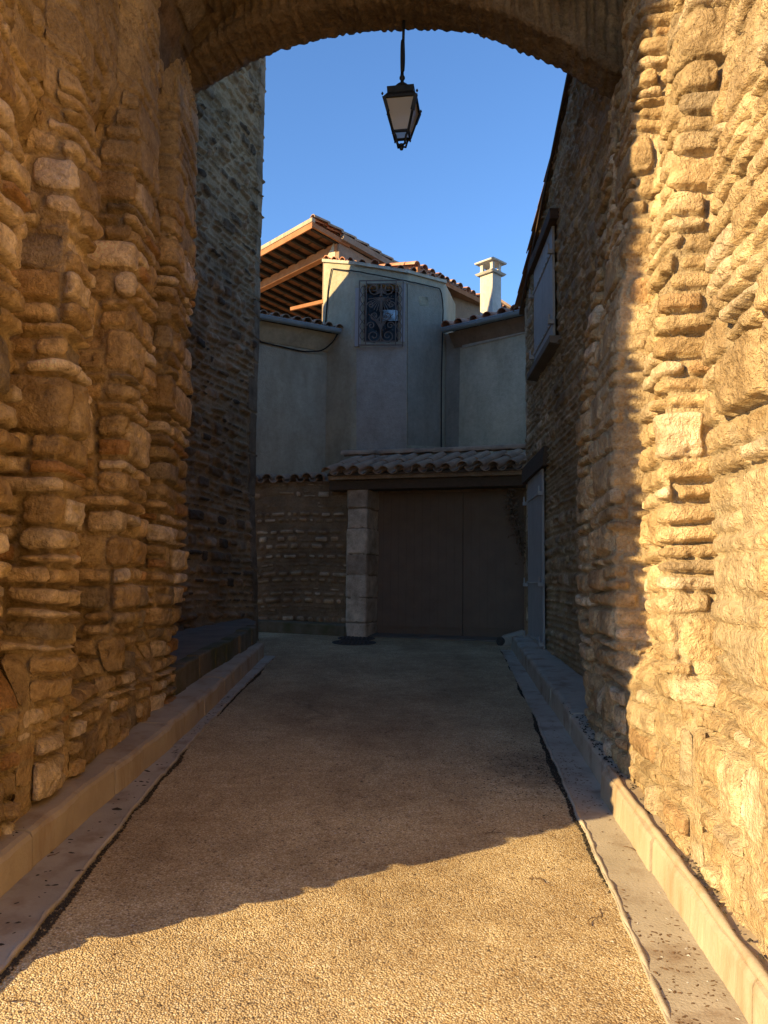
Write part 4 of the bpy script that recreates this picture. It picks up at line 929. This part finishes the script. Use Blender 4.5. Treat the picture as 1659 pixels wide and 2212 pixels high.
# small ledge box where the tower meets the canopy
facade_patch([888, 952, 952, 888], [962, 964, 974, 972], A2, A3, .14, M['plaster'], 'ledge', wall, .2)

# ---- chimney
ch = empty('chimney', tuple(P(1064, 690, 16.0)), 'square white rendered chimney with open slab cap above the right wing', 'chimney')
cx, cy = P(1064, 600, 16.0)[:2]; F1 = np.array([-.80, 1.0]) / math.hypot(.8, 1); F2 = np.array([.80, 1.0]) / math.hypot(.8, 1)
F1 = Vector((-.70, .72, 0)).normalized(); F2 = Vector((.72, .70, 0)).normalized(); W1_, W2_ = .335, .30
K0 = Vector((cx, cy, 0)); zc0 = P(1064, 712, 16)[2]; zc1 = P(1064, 588, 16)[2]
def sq(e, z, sh=0): 
    return [K0 - F1 * e - F2 * e + Vector((0, 0, z)), K0 - F1 * e + F2 * (W2_ + e) + Vector((0, 0, z)), K0 + F1 * (W1_ + e) + F2 * (W2_ + e) + Vector((0, 0, z)), K0 + F1 * (W1_ + e) - F2 * e + Vector((0, 0, z))]
MB().hexa(sq(0, zc0) + sq(0, zc1)).build('shaft', M['white'], ch, bevel=.008)
MB().hexa(sq(.05, zc1) + sq(.085, zc1 + .045)).build('collar', M['white'], ch, bevel=.005)
zs = zc1 + .045; Hc = .21
mb = MB()
for (f1, f2) in ((0, 0), (1, 0), (0, 1), (1, 1)):
    bc = K0 + F1 * (f1 * (W1_ - .07) + .035) + F2 * (f2 * (W2_ - .07) + .035)
    for (za, zb, ea_, eb) in ((0, .07, .055, .032), (.07, .15, .032, .032), (.15, Hc, .032, .045)):
        lo_ = [bc + F1 * i * ea_ + F2 * j * ea_ + Vector((0, 0, zs + za)) for i, j in ((-1, -1), (-1, 1), (1, 1), (1, -1))]
        hi_ = [bc + F1 * i * eb + F2 * j * eb + Vector((0, 0, zs + zb)) for i, j in ((-1, -1), (-1, 1), (1, 1), (1, -1))]
        mb.hexa(lo_ + hi_)
mb.build('cap_posts', M['white'], ch)
MB().hexa(sq(.08, zs + Hc) + sq(.09, zs + Hc + .035)).build('cap_slab', M['white'], ch, bevel=.005)
# ---- back house with wall, eave tiles behind chimney
bh = empty('back_house', (2, 18, 1), 'brown walled house behind the chimney with overhanging tiled eave', 'house')
b0, b1 = P(930, 640, 16.6), P(1130, 640, 18.6)
mb = MB().prism([tuple(b0[:2]), tuple(b1[:2]), (b1[0] + .2, b1[1] + 2), (b0[0], b0[1] + 2)], 4, P(962, 622, 16.9)[2]); mb.build('wall', M['plaster_warm'], bh)
e0 = P(940, 606, 16.1); e1 = P(1046, 640, 17.5); zz_ = (e0[2] + e1[2]) / 2; e0[2] = zz_; e1[2] = zz_
db_ = (Vector(e1) - Vector(e0)).normalized(); nb_ = Vector((-db_.y, db_.x, 0))
e0 = Vector(e0) - db_ * .6; e1 = Vector(e1) + db_ * .9
tile_field(e0, e1, nb_ + Vector((0, 0, .2)), 3, 19, pitch=.24, r=.1, parent=bh, name='roof_tiles', mat=M['tile'])
MB().hexa([e0 - Vector((0, 0, .1)), e1 - Vector((0, 0, .1)), e1 + nb_ * 1.2, e0 + nb_ * 1.2, e0 - Vector((0, 0, .0)), e1, e1 + nb_ * 1.2 + Vector((0, 0, .15)), e0 + nb_ * 1.2 + Vector((0, 0, .15))]).build('roof', M['wood_red'], bh)
# ---- loggia roof upper left
lg = empty('open_loggia', (-1.5, 17, 2), 'open sided loggia roof with wooden rafters and terracotta tiles above the left wing', 'loggia')
C0 = Vector((P(674, 474, 15.6)[0], 15.6, 0)); f = Vector((-.665, .747, 0)); gdir = Vector((.747, .665, 0)); zr = 8.97; SLR = -.145
def LR(t_, s, dz=0): return C0 + f * t_ + gdir * s + Vector((0, 0, zr + SLR * s + dz))
TL, SL = 5.2, 4.8
MB().hexa([LR(0, 0), LR(TL, 0), LR(TL, SL), LR(0, SL), LR(0, 0, .03), LR(TL, 0, .03), LR(TL, SL, .03), LR(0, SL, .03)]).build('roof_deck', M['wood'], lg)
mb = MB(); rs = random.Random(30); k = .15      # flat clay slabs between rafters, seen from below
while k < TL:
    s = .12
    while s < SL - .3:
        mb.hexa([LR(k + .03, s, -.012), LR(k + .27, s, -.012), LR(k + .27, s + .30, -.012), LR(k + .03, s + .30, -.012), LR(k + .03, s, .0), LR(k + .27, s, .0), LR(k + .27, s + .3, 0), LR(k + .03, s + .3, 0)]); s += .34 + rs.uniform(0, .02)
    k += .36
mb.build('ceiling_tiles', mat_simple('shaded_clay', (.13, .055, .03), (.20, .09, .05), 4, .004, 60), lg)  # clay darkened: shade under the loggia roof put into the colour
k = .08
while k < TL:
    MB().beam(LR(k, .06, -.05), LR(k, SL - .1, -.05), .07, .09).build('rafter', M['dark'], lg); k += .36  # near-black rafters: shade under the roof painted into their colour
mb = MB(); mb.beam(LR(-.02, .0, -.05), LR(TL, .0, -.05), .03, .12); mb.build('fascia', M['wood_red'], lg)
mb = MB(); mb.beam(LR(-.03, .02, .07), LR(TL, .02, .07), .10, .10); mb.build('mortar_edge', M['kerb'], lg, bevel=.02)
mb = MB(); mb.beam(LR(0, 0, -.03), LR(0, 1.0, -.03), .05, .10); mb.build('side_board', M['wood_red'], lg)
for s, dz in ((.78, -.15), (3.0, -.2)):
    MB().beam(LR(.06, s, dz), LR(TL, s, dz), .16, .20).build('purlin', M['wood_red'], lg, bevel=.008)
mb = MB(); rs = random.Random(31); k = .1
while k < TL:
    for j in range(13): canal(mb, LR(k, .05 + .36 * j, .09), gdir * -1 * (1) + Vector((0, 0, .0)), f, (0, 0, 1), .42, .09, .075)
    k += .2
mb.build('roof_tiles', M['tile_red'], lg)
mb = MB()
for j in range(13): canal(mb, LR(.02, .02 + .36 * j, .12), gdir * -1, f, (0, 0, 1), .42, .09, .075)
mb.build('edge_tiles', M['tile_old'], lg)
# gable wall beneath the side edge, and dim back wall
wa_, wb_ = LR(.02, .74), LR(.02, 4.9)
seg = [(P(697, 600, 16.35)[0], 16.35), (wa_.x, wa_.y), (wb_.x, wb_.y)]
mb = MB(); p_ = [seg[0], seg[1], seg[2], (seg[2][0] - .3, seg[2][1] + .35), (seg[0][0] + .25, seg[0][1] + .55)]
mb.prism(p_, 3.5, lambda p: 8.80 if p in (seg[1],) else (8.5 if p == seg[0] else 8.20 if p in (seg[2], p_[3]) else 8.68)); 
gw = mb.build('gable_wall', M['plaster_warm'], lg)
facade_patch([697, 704, 722, 733, 724, 722, 697], [690, 560, 522, 514, 540, 690, 690], seg[0], seg[1], .03, M['plaster_pale'], 'render_patch', gw, .05)
MB().beam(LR(-.04, .76, .03), LR(-.04, 4.9, .03), .12, .13).build('gable_coping', M['plaster_warm'], lg)
MB().hexa([LR(0, SL - .2, -5), LR(TL, SL - .2, -5), LR(TL, SL, -5), LR(0, SL, -5), LR(0, SL - .2, 0), LR(TL, SL - .2, 0), LR(TL, SL, 0), LR(0, SL, 0)]).build('back_wall', M['wood'], lg)
a, c = Vector(P(628, 668, 15.6)), Vector(P(700, 651, 15.3))
MB().beam(a, c, .05, .07).build('tie_beam', M['wood_red'], lg)
# distant roof slope right of chimney
fr = empty('far_roof', tuple(P(1100, 670, 20)), 'sliver of a sloping roof between the white chimney and the right house', 'roof')
a = P(1078, 655, 20); c = P(1112, 676, 20)
MB().hexa([a - np.array([0, 0, .6]), c - np.array([0, 0, .6]), c + np.array([0, 2, -.6]), a + np.array([0, 2, -.6]), a, c, c + np.array([0, 2, 0]), a + np.array([0, 2, 0])]).build('gable', M['plaster_warm'], fr)
MB().beam(a + np.array([-.2, -.05, .15]), c + np.array([.2, -.05, -.13]), .3, .06).build('verge', M['tile_old'], fr)

# ---------------------------------------------------------------- lantern
YL = 6.4
lt = empty('street_lantern', tuple(P(869, 325, YL)), 'black iron street lantern with milky panes hanging from the arch', 'lantern')
zt0 = P(869, 170, YL)[2]; ctr = np.array([P(868, 250, YL)[0], YL]); yaw = R(-9)
Mz = Matrix.Rotation(yaw, 3, 'Z')
def lv(x, y, z): q = Mz @ Vector((x, y, 0)); return Vector((ctr[0] + q.x, ctr[1] + q.y, z))
zb = P(869, 325, YL)[2]
H_ = zt0 - zb       # about .59
z_shoulder = zb + H_ * .72 - .06; z_top = z_shoulder + .055; z_bot = zb + H_ * .135 + .05
def ring4(e, z): return [lv(-e, -e, z), lv(e, -e, z), lv(e, e, z), lv(-e, e, z)]
et, eb_ = .135, .066
mb = MB(); mb.hexa(ring4(et + .01, z_shoulder) + ring4(.112, z_top)); mb.hexa(ring4(.112, z_top) + ring4(.116, z_top + .055))
cap = mb.build('cap', M['black'], lt, bevel=.004)
MB().lathe(lv(0, 0, z_top + .055), [(.072, 0), (.072, .025), (.062, .055), (.038, .078), (.015, .088), (.015, .12), (.024, .13), (.024, .145), (.015, .16), (.013, .19)], 16).build('dome', M['black'], cap, smooth=True)
mb = MB()
for i, j in ((-1, -1), (1, -1), (1, 1), (-1, 1)):
    mb.beam(lv(i * et, j * et, z_shoulder), lv(i * eb_, j * eb_, z_bot), .016, .016)
    mb.lathe(lv(i * (et + .012), j * (et + .012), z_shoulder + .01), [(.004, 0), (.011, .014), (.004, .028)], 8)
    mb.lathe(lv(i * eb_, j * eb_, z_bot - .03), [(.004, 0), (.010, .012), (.004, .024)], 8)
for e, z in ((et, z_shoulder), (eb_, z_bot)):
    r4 = ring4(e, z)
    for k in range(4): mb.beam(r4[k], r4[(k + 1) % 4], .018, .018)
mb.build('frame', M['black'], lt)
for k, (i, j) in enumerate(((0, -1), (1, 0), (0, 1), (-1, 0))):
    t4 = ring4(et - .006, z_shoulder); b4 = ring4(eb_ - .004, z_bot); a, c = k, (k + 1) % 4
    n_ = (Mz @ Vector((i, j, 0))) * .003
    MB().hexa([b4[a], b4[c], b4[c] - n_, b4[a] - n_, t4[a], t4[c], t4[c] - n_, t4[a] - n_]).build('pane', M['milk'], lt)
for i, j in ((-1, -1), (1, -1), (1, 1), (-1, 1)):   # corner plates
    mb = MB()
    for (dx, dy) in ((1, 0), (0, 1)):
        p = lv(i * (et + .014), j * (et + .014), z_shoulder - .0); q = lv(i * (et - .018), j * (et - .018), z_shoulder - .115)
        w_ = (Mz @ Vector((-i * dx, -j * dy, 0))) * .028
        mb.hexa([q, q + w_, q + w_ * 1.01 + Vector((.002, .004, 0)), q + Vector((.002, .004, 0)), p, p + w_, p + w_ + Vector((.002, .004, 0)), p + Vector((.002, .004, 0))])
    mb.build('corner_plate', M['black'], lt)

mb = MB()
for i, j in ((-1, -1), (1, -1), (1, 1), (-1, 1)):
    mb.tube([lv(i * eb_, j * eb_, z_bot), lv(i * .045, j * .045, z_bot - .03), lv(i * .032, j * .032, zb + .045), lv(0, 0, zb + .035)], .010, 6)
mb.lathe(lv(0, 0, zb), [(.002, 0), (.014, .006), (.018, .018), (.014, .03), (.006, .036), (.02, .045), (.02, .055)], 12)
mb.build('finial', M['black'], lt, smooth=True)
zhk = z_top + .055 + .185; ztp = P(870, 60, YL)[2]; dzh = ztp - zhk
mb = MB(); hk = []
for k in range(17):
    a_ = math.pi * k / 16; hk.append(lv(0, -.035 * math.sin(a_) - .0, zhk + dzh * .70 * (1 - math.cos(a_)) / 2))
mb.tube([lv(-.004, 0, zhk - .03)] + hk, .014, 8)
mb.tube([lv(-.004, 0, zhk)] + [lv(.006, .04 * math.sin(math.pi * k / 10), zhk + dzh * .7 * k / 10) for k in range(1, 11)] + [lv(.008, .01, ztp + .14)], .012, 8)
mb.build('hanging_hook', M['black'], lt, smooth=True)

# ---------------------------------------------------------------- vine by the gate
vn_ = empty('climbing_vine', tuple(P(1118, 1200, 12.2)), 'dried climbing vine at the upper right of the wooden gate', 'vine')
rs = random.Random(77); mb = MB()
sp = [P(1128, 1200, 12.25), P(1122, 1150, 12.2), P(1110, 1110, 12.2), P(1100, 1085, 12.3), P(1104, 1068, 12.35)]
mb.tube(sp, .014, 6, .006); mb.build('stem', M['wood'], vn_)
mb = MB()
for k in range(260):
    t_ = rs.random(); i = min(3, int(t_ * 4)); c = np.array(sp[i]) * (1 - (t_ * 4 - i)) + np.array(sp[i + 1]) * (t_ * 4 - i)
    c = c + np.array([rs.gauss(0, .05), rs.gauss(0, .04) - .03, rs.gauss(0, .09)]); L_ = rs.uniform(.02, .05)
    d1 = Vector([rs.gauss(0, 1) for _ in range(3)]).normalized() * L_; d2 = d1.orthogonal().normalized() * L_ * .5
    c = Vector(c); mb.add([c - d1, c + d2, c + d1, c - d2], [(0, 1, 2, 3)])
mb.build('leaves', M['leafbrown'], vn_)

# ---------------------------------------------------------------- litter
def scatter(name, n, fn, mat, seed, smin, smax, flat=.35, kind='stuff'):
    rs = random.Random(seed); mb = MB()
    for _ in range(n):
        x, y, z = fn(rs); r = rs.uniform(smin, smax); a0 = rs.random() * 6.28; el = rs.uniform(1, 2.6); vs = []
        for k in range(6):
            a = k * math.pi / 3; px_, py_ = r * el * math.cos(a) * rs.uniform(.7, 1.1), r * math.sin(a) * rs.uniform(.7, 1.1)
            vs.append((x + px_ * math.cos(a0) - py_ * math.sin(a0), y + px_ * math.sin(a0) + py_ * math.cos(a0), z))
        top = (x, y, z + r * flat * rs.uniform(.6, 1.8)); mb.add(vs + [top], [(k, (k + 1) % 6, 6) for k in range(6)])
    return tag(mb.build(name, mat), kind=kind)
def xk_(line, y): return float(np.interp(y, [p[1] for p in line], [p[0] for p in line]))
def on_gut_r(rs):
    y = rs.choice([rs.uniform(1.8, 7.0), rs.gauss(3.0, .35), rs.gauss(5.3, .35)]); a, c = xk_(GRo, y), xk_(KR, y); x = rs.uniform(a + .02, c - .01); return x, y, gz(y) + .0145
scatter('leaf_litter', 420, on_gut_r, M['leafbrown'], 1, .002, .0065)
def on_kerb_r(rs):
    y = rs.choice([rs.gauss(3.35, .22), rs.gauss(5.6, .45), rs.uniform(2, 7)]); return xk_(KR, y) + rs.uniform(.05, .2), y, gz(y) + .184 + .004
scatter('leaf_litter', 420, on_kerb_r, M['soil'], 2, .003, .009, .9)
def on_gut_l(rs): y = rs.uniform(1.8, 8); return rs.uniform(xk_(KL, y) + .01, xk_(GLo, y) - .02), y, gz(y) + .0145
scatter('leaf_litter', 110, on_gut_l, M['soil'], 3, .003, .010)
def on_kerb_l(rs): y = rs.gauss(3.95, .3); return xk_(KL, y) - rs.uniform(.04, .13), y, gz(y) + .172 + .004
scatter('leaf_litter', 60, on_kerb_l, M['soil'], 4, .004, .011, .8)
def on_road(rs): 
    y = rs.uniform(2.0, 9.5) ** 1.0; return rs.uniform(xk_(GLo, y) + .03, xk_(GRo, y) - .03), y, gz(y) + .001
scatter('leaf_litter', 700, on_road, M['leafbrown'], 5, .002, .006)
def on_road2(rs): y = rs.gauss(5.5, .4); return xk_(GRo, y) - abs(rs.gauss(0, .35)), y, gz(y) + .001
scatter('leaf_litter', 500, on_road2, M['soil'], 6, .003, .007)
scatter('leaf_litter', 60, on_road, M['white'], 9, .002, .006)
scatter('leaf_litter', 25, on_gut_r, M['white'], 10, .003, .007)
scatter('leaf_litter', 10, on_gut_l, M['soil'], 11, .010, .022, .3)
tw_l = [((1065, 1800), .10, .4, 'forked dark twig on the gravel near the right gutter'), ((845, 1635), .09, .1, 'small straight twig in the middle of the shaded gravel'),
        ((1172, 1905), .12, -.7, 'thin twig on the sunlit gravel beside the right gutter'), ((1290, 1985), .17, .9, 'long curved twig low on the sunlit gravel'),
        ((1370, 1845), .12, -.5, 'bent pale twig lying in the right gutter'), ((118, 1855), .07, 1.2, 'short curved twig lying in the left gutter'), ((40, 2165), .10, .15, 'reddish twig at the lower left of the gravel')]
for i, ((px, py), L_, a_, lab) in enumerate(tw_l):
    d = ray(px, py); t_ = HEYE / (SLOPE - d[2]); c = np.array([0, 0, HEYE]) + d * t_; rs = random.Random(i + 50)
    lift = .02 if 'gutter' in lab and 'beside' not in lab and 'near' not in lab else .006
    pts_ = []
    for k in range(7):
        s = (k / 6 - .5) * L_; aa = a_ + .5 * math.sin(k * .7 + i); pts_.append((c[0] + s * math.cos(aa), c[1] + s * math.sin(aa), gz(c[1] + s * math.sin(aa)) + lift + .004 * math.sin(k)))
    mb = MB().tube(pts_, .0022, 5, .0012)
    if i == 0: mb.tube([pts_[2], (pts_[2][0] + .03, pts_[2][1] + .035, pts_[2][2] + .012), (pts_[2][0] + .04, pts_[2][1] + .06, pts_[2][2] + .004)], .002, 5, .001)
    tag(mb.build('twig', M['leafbrown']), lab, 'twig')
